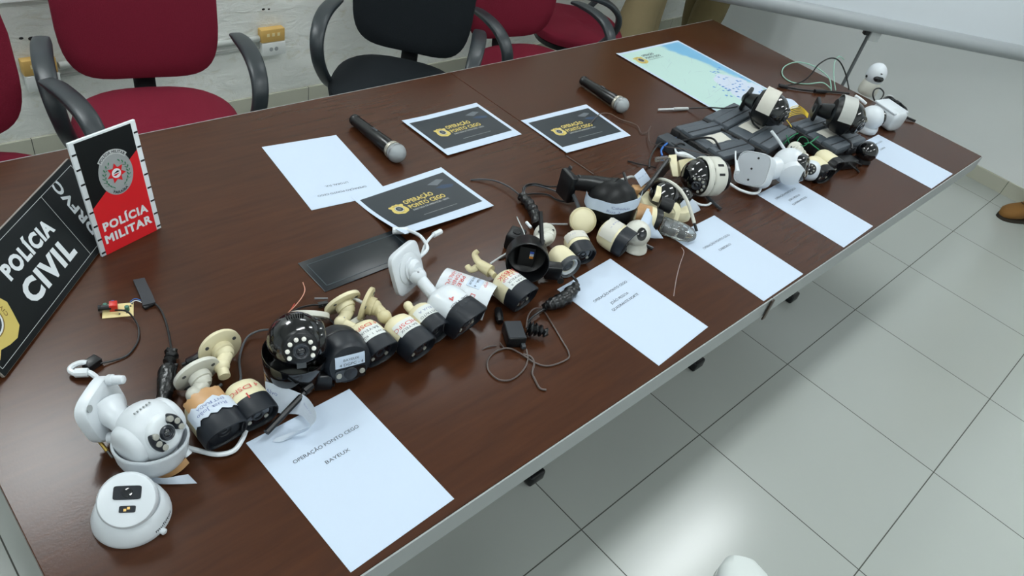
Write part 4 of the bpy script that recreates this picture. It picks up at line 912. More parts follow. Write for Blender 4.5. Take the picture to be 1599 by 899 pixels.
for dy, dz in ((-.022, -.036), (.022, .038), (-.022, .038)): MB().lathe([(.010, .006), (.014, .006), (.014, .003)], F @ Matrix.Translation((0, dy, dz)), 12).build('plate_screw', dgrey, pb)
cable('antenna', [at(888, 291, .055), at(897, 308, .045), at(904, 325, .035)], .0052, dgrey, parent=t)
def strip(k, i):
    th = math.radians(-168+205*k/24); R_ = .0680+(.008*((5-k)/5)**1.5 if k < 5 else 0)
    return Mb @ V((.046+.030*i/5+.044*k/24+.002*math.sin(k*.8), R_*math.cos(th), R_*math.sin(th)))
o = MB().grid([[strip(k, i) for k in range(25)] for i in range(6)], .0007).build('paper_strip', paper, t)
for s, h0, w0, a_ in (('Cabedelo', .085, .050, -.60), ('Rua 2', .073, .035, -.85)):
    text(s, lambda x, y: Mb @ V((h0+y+.02*x, .0693*math.cos(a_+x/.0693), .0693*math.sin(a_+x/.0693))), inkb, o, width=w0, height=.007, name='handwriting')
# bullet 9
B = bullet('short bullet camera with a grey paper band, left of the small white ball camera', (938, 360, .034), (967, 378, .031), .036, bf=.36, hood=.005, L=.082)
blabel(B, .010, .048, -20, 175, tapew, 1.03, 'paper_wrap', .002, 8); btext(B, 'Rua 4', .026, 95, .035, .006, inkb)
cable('loose_wire', [(950, 346, .05), (953, 338, .055), (958, 336, .05)], .0032, cream, 'short cream wire end above the banded bullet camera')
# white ball camera
c0 = at(990, 388, 0); t = thing('ball_camera', 'small white ball camera with an oval black eye on a flared base', 'camera', c0)
MB().lathe([(0, .030), (.003, .033), (.010, .032), (.020, .026), (.026, .026)], Matrix.Rotation(-PI/2, 4, 'Y'), 36).build('base', white2, t)
hc = V((-.002, .006, .046)); face = (CAM-(c0+hc)).normalized()+V((.30, -.2, -.05)); face.normalize(); F = frame(hc, face)
MB().sph((0, 0, 0), .0345, F, 36).build('ball', white2, t)
MB().lathe([(.026, .0175), (.0335, .0165), (.0350, .012), (.0355, .001)], F @ Matrix.Diagonal((1, .78, 1, 1)), 32).build('eye', blkg, t)
MB().lathe([(.0352, .0068), (.037, .0065), (.0365, .004), (.0358, .0005)], F, 20).build('lens', lensr, t)
cable('black_plug', [(1001, 378, .02), (1007, 382, .012), (1019, 388, .006)], lambda q: .0022+.003*(q > .45), blk, 'small black plug at the foot of the white ball camera', sm=8)

# ------------------------------------------------------------------ the heap in the middle
B = bullet('bullet camera wrapped in brown tape with a white paper flap, behind the white ball camera', (984, 334, .045), (1027, 346, .042), .032, bf=.18, bez=blk, hood=.006, body=cream, lens='ring')
blabel(B, .010, .050, -60, 200, brownp, 1.03, 'brown_tape', .001)
o = ribbon('paper_flap', [((1010, 325, .078), (1000, 345, .078)), ((1021, 330, .070), (1012, 352, .066)), ((1020, 348, .05), (1013, 362, .045)), ((1029, 362, .03), (1014, 370, .022)), ((1036, 372, .014), (1022, 372, .012))], paper, B['t'], .0006)
MB().box((-.024, -.015, 0), (.024, .015, .03), bev=.004).build('carton_box', brownp, None, Matrix.Translation(at(996, 306, .0)) @ Matrix.Rotation(-.5, 4, 'Z'))
o = bpy.data.objects['carton_box']; tag(o, 'small brown taped box with a white paper note, above the taped bullet camera', 'box')
nt_ = ribbon('paper_note', [((990, 274, .052), (1001, 292, .034)), ((1004, 262, .060), (1016, 280, .042))], paper, o, .0006)
text('Rua 3', lambda x, y: tuple(at(1003+x*380, 276-x*280-y*400, .056)), inkb, o, width=.03, height=.006, name='handwriting')
oo = [x for x in bpy.data.objects if x.parent == o and x.name.startswith('handwriting')]
for x in oo: x.matrix_parent_inverse = o.matrix_world.inverted() if o.matrix_world != Matrix() else Matrix.Identity(4)
bpy.context.view_layer.update()
for x in oo: x.matrix_parent_inverse = o.matrix_world.inverted()
cable('grey_cable', [(966, 282, .02), (976, 279, .03), (985, 276, .035), (993, 278, .03)], .0042, lgrey, 'short pale cable end left of the brown taped box')
cable('black_rod', [(974, 270, .06), (981, 292, .05), (988, 316, .03)], .0042, blk, 'black rod antenna leaning left of the brown taped box')
# cream plate beneath + black dome 25
c0 = at(1034, 330, 0); t = thing('dome_camera', 'glossy black dome camera lying on a cream base under the long flat antenna', 'camera', c0); bpy.context.view_layer.update(); inv = t.matrix_world.inverted()
b = MB(); b.loft([[(px*s_, py*s_, z) for px, py in sell(.075, .055, 3.5, 40)] for z, s_ in ((0, .96), (.003, 1), (.026, 1), (.032, .94), (.034, .7))], Matrix.Rotation(-.55, 4, 'Z')); b.build('base', cream, t)
MB().sph((.0, .012, .048), .045, n=36, sc=(1.15, .9, .85)).build('dome', blkg, t)
MB().sph((.052, -.016, .046), .028, n=28, sc=(1.1, .9, .9)).build('lens_ball', blkg, t)
o = ribbon('cream_strap', [((1026, 290, .092), (1033, 292, .092)), ((1023, 303, .090), (1032, 305, .088)), ((1018, 313, .075), (1028, 316, .070))], cream, t, .0015)
b = MB(); b.lathe([(0, .018), (.034, .019), (.036, .016), (.020, .014)], inv @ frame(at(1030, 316, .07), V((.55, -.8, -.1))), 24); b.build('black_cap', blk, t)
o = ribbon('cream_clip', [((1046, 320, .07), (1056, 316, .07)), ((1054, 332, .055), (1062, 326, .055)), ((1050, 345, .03), (1058, 345, .03))], cream, t, .003)
cable('flat_antenna', [(1000, 304, .055), (1014, 288, .075), (1042, 250, .10)], .0062, blk, 'long flat black antenna leaning up to the right over the heap')
o = ribbon('plastic_flap', [((1010, 288, .07), (1020, 294, .02)), ((1040, 252, .10), (1046, 262, .03)), ((1046, 246, .09), (1050, 262, .02))], blk, None, .004); origin(o); tag(o, 'upright black panel piece left of the cream strip', 'camera part')
o = ribbon('cream_strip', [((1044, 243, .075), (1056, 242, .075)), ((1046, 258, .07), (1057, 258, .07)), ((1050, 275, .05), (1059, 276, .05))], cream, None, .005); origin(o); tag(o, 'upright cream plastic strip at the top of the heap', 'camera part')
o = ribbon('cream_wedge', [((1058, 252, .05), (1062, 274, .03)), ((1070, 249, .05), (1070, 270, .03)), ((1083, 249, .04), (1076, 262, .03))], cream2, None, .012); origin(o); tag(o, 'cream wedge-shaped plastic piece right of the upright strip', 'camera part')
cable('white_connector', [(1054, 232, .045), (1058, 240, .045), (1070, 242, .042), (1086, 248, .04)], lambda q: .003+.006*max(0, math.sin(PI*min(1, max(0, q*1.3-.25)))), signw, 'white cable connector lying across the top of the heap', sm=6)
cable('clear_connector', [(1024, 249, .03), (1042, 247, .035)], .008, clear, 'clear plastic connector at the left of the heap')
cable('white_cable', [(1021, 283, .05), (1030, 280, .07), (1044, 283, .085), (1060, 294, .085), (1072, 312, .07), (1080, 334, .04), (1084, 348, .022)], .0050, white2, 'thick white cable arching over the heap to the clear housing')
cable('cable_tip', [(1083.5, 346, .024), (1088, 361, .006)], .0042, blk, 'black tip at the end of the arching white cable')
o = ribbon('crumpled_paper', [((1062, 318, .05), (1066, 338, .002)), ((1074, 308, .055), (1076, 336, .002)), ((1086, 316, .03), (1090, 330, .004)), ((1092, 324, .015), (1094, 328, .010))], paper2, None, .0006); origin(o); tag(o, 'crumpled white paper piece under the black and white pan-tilt camera', 'paper')
# clear housing
c0 = at(1058, 362, 0); d = (at(1085, 368, 0)-at(1032, 348, 0)); t = thing('clear_housing', 'clear plastic camera housing resting on the CABEDELO sheet', 'camera housing', frame(at(1032, 352, .018), d))
Lh = d.length
b = MB(); b.loft([[(x, px*s_, py*s_) for px, py in sell(.026, .018, 4, 28)] for x, s_ in ((0, .9), (.004, 1), (Lh*.6, 1), (Lh*.85, .8), (Lh*.98, .35), (Lh, .1))]); b.build('clear_shell', clear, t)
b = MB(); b.box((.008, -.014, -.010), (Lh*.45, .014, .008), bev=.002); b.build('circuit_block', steel, t)
b = MB(); b.box((Lh*.5, -.010, -.010), (Lh*.7, .010, .004), bev=.002); b.build('dark_block', dgrey, t)
for k in range(5): MB().sph((Lh*(.12+.15*k), (-1)**k*.009, .010), .004, n=10).build('small_part', chrome, t)
MB().lathe([(-.001, .020), (.001, .0215), (.008, .0215), (.010, .020)], Matrix.Translation((Lh*.28, 0, 0)), 24, cap=False).build('band', clear, t)

# black and white pan-tilt camera
c0 = at(1100, 300, 0); t = thing('pan_tilt_camera', 'black ball pan-tilt camera with an off-white collar, right of the heap', 'camera', c0); bpy.context.view_layer.update(); inv = t.matrix_world.inverted()
hc = at(1090, 275, .066); ax = V((.80, -.42, .02)).normalized(); Fa = inv @ frame(hc, ax)
MB().lathe([(.004, .054), (.008, .0575), (.020, .0575), (.024, .053)], Fa, 40, cap=False).build('front_collar', white2, t)
MB().lathe([(.022, .045), (.026, .054), (.032, .0575), (.058, .0570), (.068, .050), (.072, .030), (.072, .001)], Fa, 40).build('collar_housing', white2, t)
MB().lathe([(.071, .044), (.082, .044), (.086, .038), (.088, .001)], Fa, 32).build('rear_base', blk, t)
face = (CAM-hc).normalized()+V((-.25, -.25, -.55)); face.normalize()
head(t, inv, hc, face, .050, blkg, blkg, n_led=6, led=irled, a0=-60, a1=120, lensr_=.22, fr=.58, cheeks=False)
MB().lathe([(.040, .036), (.049, .033), (.0515, .02), (.052, .001)], inv @ frame(hc, V((.45, -.75, .3))), 30).build('cheek', blkg, t)
b = MB()
for k in (0, 1): b.box((.034, -.004+.0*k, .0560), (.052, .003, .0585), Fa @ Matrix.Rotation(math.radians(52-28*k), 4, 'X'))
b.build('vent_slots', blkm, t)
cable('antenna', [at(1102, 304, .012), at(1114, 316, .006), at(1126, 326, .006)], .0040, dgrey, parent=t)
cable('white_loop', [at(1080, 312, .01), at(1092, 319, .005), at(1104, 320, .005), at(1110, 317, .006)], .0034, signw, parent=t)

# white wifi camera: square base on its side + head with antenna
c0 = at(1180, 292, 0); t = thing('pan_tilt_camera', 'white pan-tilt camera lying on its side, grey square base plate facing the viewer', 'camera', c0); bpy.context.view_layer.update(); inv = t.matrix_world.inverted()
pc = at(1173, 267, .062); pn = V((-.86, .06, .38)).normalized(); F = inv @ frame(pc, pn) @ Matrix.Rotation(math.radians(20), 4, 'X')
b = MB(); b.loft([[(x, px*s_, py*s_) for px, py in sell(.053, .051, 4.0, 44)] for x, s_ in ((-.062, .60), (-.060, .80), (-.052, .93), (-.040, .99), (-.010, 1.0), (.0, 1.0), (.001, .965), (-.002, .95), (-.002, .3))], F); b.build('base_housing', white, t)
b = MB(); b.loft([[(x, px, py) for px, py in sell(.0495, .0475, 4.0, 44)] for x in (-.004, .0006)], F); bp_ = b.build('base_plate', mat('base_plate_grey', (168, 174, 180), .45), t)
for y_, z_ in ((-.010, .034), (.002, .0), (.002, -.034)): MB().lathe([(0, .0034), (.0014, .0034)], F @ Matrix.Translation((0, -y_, z_)), 12).build('screw_hole', blkm, bp_)
hc = at(1229, 262, .060); h_ax = (hc-pc).normalized()
up_to(MB().tube([pc-pn*.050, hc-h_ax*.012], lambda q: .036-.004*q, 28, 1).build('neck', white), t)
MB().sph((0, 0, 0), .052, inv @ frame(hc, V((1, 0, 0))), 36, (1, 1, 1.08)).build('head', white, t)
F = inv @ frame(hc, V((.12, -.90, .30))); MB().loft([[(x, px*s_, py*s_) for px, py in sell(.030, .040, 3, 36)] for x, s_ in ((.022, 1.12), (.044, 1.03), (.054, .9), (.058, .7), (.059, .3))], F).build('black_face', blkg, t)
for y_, z_ in ((-.010, .020), (.010, .020), (-.010, -.018), (.010, -.018), (0, .0)): MB().lathe([(.054, .0055), (.0595, .005), (.0595, .001)], F @ Matrix.Translation((0, y_, z_)), 12).build('face_led', irled if z_ else lensr, t)
MB().lathe([(.034, .042), (.049, .038), (.056, .024), (.057, .001)], inv @ frame(hc, V((-.62, -.72, -.1))), 32).build('cheek', white, t)
cable('antenna', [at(1224, 238, .085), at(1215, 224, .105), at(1203, 208, .13)], .0050, white, parent=t)
cable('white_lead', [at(1147, 240, .09), at(1147, 252, .09), at(1149, 262, .09)], .0026, signw, parent=t); cable('lead_connector', [at(1148, 255, .09), at(1150, 273, .085)], lambda q: .004+.003*q, signw, parent=t)
cable('white_lead', [at(1138, 290, .012), at(1152, 299, .005), at(1170, 305, .005), at(1182, 304, .005), at(1186, 297, .01)], .0042, signw, parent=t)
# small white camera with an LED ring + two cream bullets
c0 = at(1267, 281, 0); t = thing('ball_camera', 'small white camera with a black LED ring face, right of the white antenna camera', 'camera', c0); bpy.context.view_layer.update(); inv = t.matrix_world.inverted(); hc = at(1266, 266, .034)
MB().sph((0, 0, 0), .033, inv @ frame(hc, V((1, 0, 0))), 32, (1.0, 1, 1)).build('ball', white, t)
F = inv @ frame(hc, (CAM-hc).normalized()+V((-.1, .1, .15))); MB().lathe([(.024, .019), (.032, .018), (.0345, .014), (.035, .001)], F, 28).build('face_ring', blk, t)
for k in range(8): a = 2*PI*k/8; MB().lathe([(.034, .0028), (.0365, .0026), (.0365, .0004)], F @ Matrix.Translation((0, .0125*math.cos(a), .0125*math.sin(a))), 10).build('infrared_led', irled, t)
MB().lathe([(.036, .0065), (.040, .006), (.039, .001)], F, 18).build('lens', lensm, t)
B = bullet('cream bullet camera squeezed between the small white camera and the grey case, left of two', (1262, 252, .034), (1290, 276, .032), .032, bf=.28, bez=blk, hood=.006)
B = bullet('cream bullet camera squeezed under the green wires, right of two', (1276, 242, .044), (1306, 264, .042), .032, bf=.28, bez=blk, hood=.006)
mount(None, None, at(1243, 236, .045), V((-.3, -.6, .5)), at(1252, 240, .04), at(1260, 246, .036), white2, .032, label='off-white round mount tangled in green wires behind the white cameras')
cable('green_wire', [(1222, 226, .04), (1230, 218, .06), (1238, 212, .07), (1246, 208, .065)], .0020, wireg, 'green wire end between two grey cases', group='green wires')
cable('green_wire', [(1244, 222, .06), (1250, 214, .07), (1258, 215, .07), (1262, 222, .06), (1254, 228, .06), (1246, 222, .065)], .0014, wireg, 'loop of thin green wire on the mount behind the white cameras')
cable('green_wire', [(1256, 224, .06), (1266, 222, .07), (1278, 213, .075)], .0022, wireg, 'green wire sticking up to the right of the loop')
cable('green_wire', [(1264, 222, .07), (1270, 227, .065), (1279, 234, .055)], .0022, wireg, 'green wire sticking down to the right of the loop')
cable('green_wire', [(1228, 211, .07), (1231, 219, .065), (1234, 228, .05)], .0014, wireg, 'thin green wire standing between two grey cases')

# ------------------------------------------------------------------ grey cases
def case(label, c00, c10, c01, h, group='ridged dark grey cases', lab=True):
    """c00 near-left top corner, c10 near-right, c01 far-left (pixels at height h)"""
    a = at(*c00, h); ex = (at(*c10, h)-a); ey = (at(*c01, h)-a); w, d = ex.length, ey.length; a.z = T
    ex.z = 0; t = thing('equipment_case', label, 'case', frame(a, ex), group)
    MB().box((.006, .004, 0), (w-.006, d-.004, h*.55), bev=.004).build('base', charcd, t)
    b = MB(); b.box((0, 0, h*.5), (w, d*.30, h), bev=.007); b.box((0, d*.31, h*.5), (w, d*.62, h*.86), bev=.005); b.box((0, d*.63, h*.5), (w, d*.86, h), bev=.006); b.box((.004, d*.87, h*.45), (w-.004, d, h*.85), bev=.006)
    b.build('lid', charc, t)
    b = MB(); b.box((.0, d*.13, h), (w, d*.145, h+.0015)); b.box((.0, d*.72, h), (w, d*.735, h+.0015)); b.build('rib', charcd, t, smooth=False)
    b = MB(); b.box((-.016, .004, .002), (-.001, d-.004, h*.8), bev=.003)
    for k in range(5): b.box((-.020, d*(.08+.18*k), .006), (-.014, d*(.15+.18*k), h*.86), bev=.002)
    b.build('hinge_strip', blkm, t)
    MB().box((w*.40, -.008, h*.35), (w*.62, .001, h*.72), bev=.003).build('latch', charcd, t)
    MB().grid([[(w*(.25+.55*i/6), d*(.36+.22*k/5), h*.86+.0010+.001*math.sin(i*1.7+k)) for k in range(6)] for i in range(7)], .0006).build('label', tapew, t)
    return t, a, w, d
case('dark grey ridged case with a torn pale label, leftmost of the three', (1130, 245), (1181, 230.5), (1062, 192), .050)
case('dark grey ridged case under the dome camera with a wide tape band, middle one', (1202, 232), (1246, 205), (1132, 172), .058)
case('dark grey ridged case under the taped glossy dome, rightmost of three', (1308, 233), (1354, 216), (1236, 188), .058)
# tray beneath the left case
b = MB(); a = at(1130, 245, .05); a.z = T; b.box((-.082, -.012, 0), (-.024, .20, .036), bev=.005); b.box((-.076, .02, .036), (-.030, .15, .040), bev=.002); o = b.build('power_supply', mat('box_dark_grey', (48, 54, 60), .55), None, Matrix.Translation(a)); tag(o, 'flat dark grey box sticking out left of the leftmost grey case', 'box')
# dome on the middle case
def capdome(label, c, plate, axis, face, r, tm, armend):
    c = at(*c); t = thing('dome_camera', label, 'camera', c-V((0, 0, r))); bpy.context.view_layer.update(); inv = t.matrix_world.inverted(); F = inv @ frame(c, axis)
    MB().lathe([(-.050, .020), (-.046, r*.72), (-.030, r*.95), (-.008, r*1.03), (.010, r*1.03), (.016, r*.95)], F, 40).build('housing', blk, t)
    head(t, inv, c+V(axis).normalized()*.008, V(face), r*.93, blkg, blkg, n_led=4, led=irled, a0=-70, a1=110, lensr_=.22, fr=.6, cheeks=False)
    N = 16; MB().grid([[(-.034+.048*i/4, (r*1.045)*math.cos(th), (r*1.045)*math.sin(th)) for th in [math.radians(15+165*k/N) for k in range(N+1)]] for i in range(5)], .0012, F).build('tape_band', tm, t)
    pp_ = at(*plate); Fp = inv @ frame(pp_, V(axis)); b = MB(); b.box((-.008, -.036, -.034), (.006, .036, .034), Fp, bev=.006); b.build('wall_plate', blk, t)
    up_to(MB().tube([pp_, c-V(axis).normalized()*.03], lambda q: .020+.012*q, 18, 1).build('arm', blk), t); return t
c1 = capdome('black dome camera with a wide grey tape band on the middle grey case', (1201, 169, .120), (1166, 154, .095), V((.30, -.92, -.05)), V((.12, -.95, -.10)), .060, tapew, None)
c2 = capdome('glossy black dome camera with silver tape strips on the rightmost grey case', (1320, 181, .122), (1274, 170, .095), V((.50, -.80, -.02)), V((.0, -.95, -.15)), .063, duct, None)
cable('dark_strap', [(1170, 175, .08), (1176, 192, .065), (1186, 201, .055)], .003, blk, 'black strap below the taped dome camera on the middle case')
cable('dark_strap', [(1285, 192, .085), (1310, 210, .062), (1328, 222, .060), (1330, 232, .05)], .003, blk, 'black strap under the glossy dome camera on the rightmost case')
cable('sensor_lead', [(1152, 166, .08), (1135, 169, .06), (1106, 168, .03), (1074, 169.5, .005)], .0026, blk, 'straight thin black lead running left from the dome on the middle case')
cable('lead_jack', [(1074, 169.5, .006), (1052, 170, .008)], .0055, lgrey, 'grey barrel jack at the end of the straight black lead')
cable('jack_pin', [(1052, 170.2, .008), (1028, 171, .006)], .0034, signw, 'white pin of the grey barrel jack')
for k in range(6):
    cable('yellow_wire', [(1226, 187-k*1.9, .03+k*.002), (1235, 181-k*2.6, .04), (1246, 178-k*2.6, .035), (1255, 178-k*1.6, .02), (1261+k*.3, 184-k*1.2, .01)], .0013, wirey, 'coil of yellow wire between the middle and right grey cases', group='yellow wires')
cable('yellow_wire', [(1226, 184, .035), (1232, 192, .05), (1236, 198, .055)], .0018, wirey, 'stray end of yellow wire lying on the middle grey case')
o = ribbon('paper_scrap', [((1226, 153, .004), (1224, 172, .004)), ((1238, 156, .004), (1238, 170, .004)), ((1247, 164, .004), (1246, 168, .004))], paper, None, .0006); origin(o); tag(o, 'white paper corner showing between the dome camera and the yellow wires', 'paper')
# black ball + clutter in front of right case
c0 = at(1345, 252, 0); t = thing('dome_camera', 'small black ball camera hanging off the near right corner of the rightmost case', 'camera', c0)
MB().sph((0, 0, .040), .036, n=30).build('ball', blkg, t); MB().lathe([(0, .026), (.004, .030), (.016, .028), (.02, .02)], Matrix.Rotation(-PI/2, 4, 'Y'), 28).build('base', blk, t)
c0 = at(1322, 262, 0); t = thing('camera_bracket', 'black bracket with dangling leads under the rightmost grey case', 'bracket', c0)
MB().box((-.045, -.012, .0), (.03, .03, .034), Matrix.Rotation(-.3, 4, 'Z'), bev=.005).build('bracket_body', blk, t)
MB().tube([(-.03, -.008, .03), (-.02, -.03, .02), (.01, -.04, .004), (.03, -.02, .003)], .003, 8, 6).build('lead', blk, t)
MB().tube([(.0, -.008, .03), (.03, -.03, .02), (.05, -.02, .004)], .003, 8, 6).build('lead', blk, t)
# white camera behind the right dome
c0 = at(1350, 204, 0); t = thing('pan_tilt_camera', 'white camera with a small black face just right of the glossy dome', 'camera', c0); bpy.context.view_layer.update(); inv = t.matrix_world.inverted()
MB().lathe([(0, .036), (.004, .040), (.018, .042), (.026, .040)], Matrix.Rotation(-PI/2, 4, 'Y'), 32).build('base', white, t)
hc = c0+V((0, 0, .056)); MB().sph((0, 0, .056), .044, n=34).build('head', white, t)
MB().lathe([(.030, .026), (.040, .025), (.046, .018), (.047, .001)], inv @ frame(hc, V((.55, -.70, .25))), 30).build('black_face', blkg, t)
MB().lathe([(.046, .008), (.049, .007), (.048, .001)], inv @ frame(hc, V((.55, -.70, .25))), 20).build('lens', lensr, t)
cable('white_wire', [at(1336, 150, .09), at(1344, 155, .09), at(1352, 162, .08)], .006, signw, parent=t)
# white boxy bullet at the far right
a = at(1369, 168, .045); c = at(1404, 192, .040); t = thing('bullet_camera', 'white boxy bullet camera with black leads at the far right of the table', 'camera', frame(a, c-a)); L = (c-a).length
b = MB(); b.loft([[(x, px*s_, py*s_) for px, py in sell(.042, .036, 4, 40)] for x, s_ in ((0, .6), (.004, .85), (.016, .97), (.03, 1), (L*.62, 1), (L*.64, .97))]); b.build('housing', white, t)
b = MB(); b.loft([[(x, px*s_, py*s_) for px, py in sell(.044, .039, 3.2, 40)] for x, s_ in ((L*.60, .96), (L*.62, 1), (L*.9, 1), (L*.96, .92), (L, .7), (L+.001, .2))]); b.build('front_shell', mat('shell_grey', (196, 202, 206), .35), t)
MB().box((.0, -.045, .030), (L*.9, .045, .038), bev=.003).build('sunshield', white, t)
cable('black_loop', [(1366, 158, .02), (1363, 148, .04), (1366, 140, .05), (1374, 138, .05), (1380, 145, .04), (1376, 154, .02), (1368, 158, .01)], .0030, blk, 'upright loop of black cable behind the boxy white camera')
for k, (p, lab) in enumerate([([(1380, 156, .04), (1388, 152, .045), (1396, 156, .04), (1404, 164, .03), (1410, 172, .02)], 'black lead'), ([(1386, 150, .03), (1396, 158, .05), (1406, 162, .04), (1412, 176, .02), (1404, 182, .01)], 'black lead'), ([(1390, 160, .03), (1400, 158, .03), (1410, 166, .04), (1415, 172, .02), (1410, 180, .01)], 'black lead'), ([(1384, 160, .02), (1398, 164, .045), (1408, 172, .03), (1413, 170, .03)], 'black lead')]):
    cable('camera_lead', p, .0050, blk, 'tangle of thick black leads behind the boxy white camera', group='black leads at the far right')
cable('camera_lead', [(1378, 154, .03), (1386, 149, .05), (1394, 151, .05), (1398, 158, .03)], .0028, lgrey, 'thin pale lead looping above the boxy white camera')
cable('lead_plug', [(1412, 180, .012), (1418, 184, .010), (1429, 189, .006)], .0048, blk, 'black plug pointing right from the tangle of leads')
# standing white baby-monitor style camera
c0 = at(1352, 146, 0); t = thing('ball_camera', 'white ball camera standing upright at the back, beneath the screen', 'camera', c0); bpy.context.view_layer.update(); inv = t.matrix_world.inverted()
MB().lathe([(0, .034), (.004, .037), (.020, .040), (.050, .036), (.062, .030)], Matrix.Rotation(-PI/2, 4, 'Y'), 32).build('base', white2, t)
MB().sph((.0, 0, .086), .040, n=34, sc=(1, 1, 1.22)).build('head', white, t); hc = c0+V((0, 0, .086))
F = inv @ frame(hc, V((-.70, -.70, .04))); MB().lathe([(.030, .022), (.038, .021), (.041, .016), (.0415, .001)], F @ Matrix.Translation((0, 0, -.006)) @ Matrix.Diagonal((1, 1, .62, 1)), 28).build('eye', blkg, t)
MB().lathe([(.036, .005), (.039, .005)], F @ Matrix.Translation((0, .0, .017)) @ Matrix.Diagonal((1, 1, .5, 1)), 14).build('sensor', blk, t)
MB().lathe([(.036, .006), (.0405, .005)], inv @ frame(hc+V((0, 0, -.012)), V((-.80, .55, 0))), 14).build('side_button', blk, t)

# ------------------------------------------------------------------ cables, wires, adapter, connectors
cable('thin_cable', [(1220, 134, .004), (1246, 130, .02), (1264, 119, .05), (1278, 101, .09), (1296, 91, .11), (1310, 95, .10), (1320, 114, .06), (1326, 141, .008)], .0028, blk, 'thin black cable arching up behind the dome cameras')
cable('thin_cable', [(1298, 141, .004), (1294, 121, .02), (1270, 103, .03), (1244, 97, .02), (1225, 104, .01), (1222, 117, .004), (1236, 128, .003), (1260, 131, .003), (1284, 129, .01), (1297, 138, .006)], .0023, wirepg, 'pale green cable lying in a wide loop behind the dome cameras')
cable('thin_cable', [(1305, 141, .004), (1302, 120, .04), (1303, 98, .08), (1310, 88, .10), (1318, 93, .09)], .0018, wirepg, 'thin pale green wire standing up behind the dome cameras')
cable('black_cable', [(1221, 134, .008), (1245, 139, .006), (1272, 142, .006), (1300, 143, .006), (1326, 146, .006)], .0036, blk, 'black cable lying straight behind the dome cameras')
cable('cable_connector', [(1272, 142, .009), (1290, 143, .009)], .0075, blk, 'black connector in the straight black cable'); cable('cable_jack', [(1216, 133, .008), (1230, 136, .008)], .0070, blk, 'black jack at the left end of the straight black cable')
cable('grey_wire', [(921, 195, .004), (935, 179, .012), (951, 177, .012), (969, 186, .006), (994, 195, .006), (1001, 207, .004), (1010, 206, .006), (1016, 197, .02), (1013, 207, .012), (1016, 222, .012), (1040, 229, .04), (1070, 233, .06), (1108, 242, .07)], .0014, wirem, 'long thin grey wire running from the print to the heap')
cable('grey_wire', [(884, 243, .002), (905, 257, .002), (927, 272, .002)], .0012, wirem, 'thin straight grey wire above the speed dome arm')
cable('blue_wire', [(1034, 243, .03), (1033, 233, .035), (1044, 222, .03), (1058, 214, .02)], .0032, wireb, 'blue wire left of the grey cases')
cable('black_wire', [(980, 251, .003), (998, 256, .006), (1014, 259, .012), (1024, 262, .02)], .0022, blk, 'thin black wire entering the heap from the left')
cable('black_wire', [(1014, 262, .01), (1016, 245, .02), (1028, 226, .03), (1042, 222, .02), (1054, 220, .02)], .0032, blk, 'black wire beside the blue wire')
cable('black_wire', [(1054, 222, .03), (1076, 218, .04), (1100, 215, .055), (1114, 217, .06), (1122, 228, .055), (1128, 242, .04), (1136, 246, .03)], .0034, blk, 'black cable looping over the leftmost grey case')
cable('black_wire', [(1052, 236, .02), (1056, 226, .04), (1066, 224, .045), (1072, 232, .03)], .0030, blk, 'small black cable loop in front of the leftmost grey case')
# taped bundle behind the housing
b = MB(); P_ = [at(815, 306, .016), at(826, 318, .018), at(835, 333, .018), at(839, 352, .016)]; b.tube(P_, lambda q: .013+.002*math.sin(q*40), 14, 8); o = b.build('taped_bundle', tape); origin(o); tag(o, 'black taped cable bundle behind the open black housing', 'cable')
for k, p in enumerate([[(816, 308, .018), (817, 294, .03), (824, 288, .03), (838, 287, .02), (856, 291, .01), (876, 291, .02)], [(817, 306, .02), (821, 292, .024), (834, 289, .02), (852, 293, .008), (872, 300, .006)], [(818, 304, .01), (836, 302, .006), (856, 304, .004), (870, 312, .004), (888, 315, .006), (900, 313, .01)]]):
    cable('bundle_lead', p, .0024, blk if k != 1 else dgrey, ['black lead looping from the taped bundle to the speed dome, uppermost', 'dark grey lead looping from the taped bundle, middle', 'black lead sagging on the table from the taped bundle to the speed dome'][k])
cable('stray_wire', [(735, 281, .002), (755, 280, .006), (775, 283, .010), (795, 292, .012), (812, 305, .014)], .0022, dgrey, 'dark stray wire reaching left from the taped bundle')
# adapter
a = at(795, 529, .028); ex = at(824, 528, .028)-a; ey = at(792.5, 501, .028)-a; a.z = T; ex.z = 0
t = thing('power_adapter', 'small black power adapter with bare wires in front of the bullet cameras', 'adapter', frame(a, ex)); w, d = ex.length, ey.length
MB().box((0, 0, 0), (w, d, .028), bev=.004).build('adapter_body', blk, t)
MB().box((.002, .002, .0275), (w-.002, d-.002, .0288), bev=.0005).build('top_label', navy, t, smooth=False)
MB().box((w*.72, -.010, .004), (w*.95, .002, .014), bev=.002).build('cable_boot', dgrey, t)
rj = random.Random(5); b = MB(); b.tube([at(823, 514, .015), at(832, 517, .015), at(842, 519, .014), at(853, 524, .010)], lambda q: .015-.008*q+.004*math.sin(q*30), 12, 8); o = b.build('taped_joint', tape); origin(o); tag(o, 'crumpled black tape lump beside the power adapter', 'tape')
cable('adapter_wire', [(822, 512, .02), (824, 495, .02), (830, 485, .012), (838, 481, .008), (848, 484, .004), (860, 502, .003), (877, 530, .003), (888, 550, .003), (885, 561, .003), (857, 571, .003), (835, 566, .003), (815, 553, .005), (795, 543.5, .004), (775, 548, .003), (762, 562, .003), (763, 578, .003), (778, 592, .003), (798, 592.5, .003), (816, 579, .003), (824, 562, .004), (822, 545, .008)], .0017, wirem, 'long grey-brown wire looping around the power adapter')
cable('adapter_wire', [(817, 553, .006), (829, 557, .004), (834, 567, .003), (831, 582, .003), (835, 592, .003), (843, 606, .003), (853, 608.5, .003)], .0022, wirem, 'short frayed wire end below the power adapter')
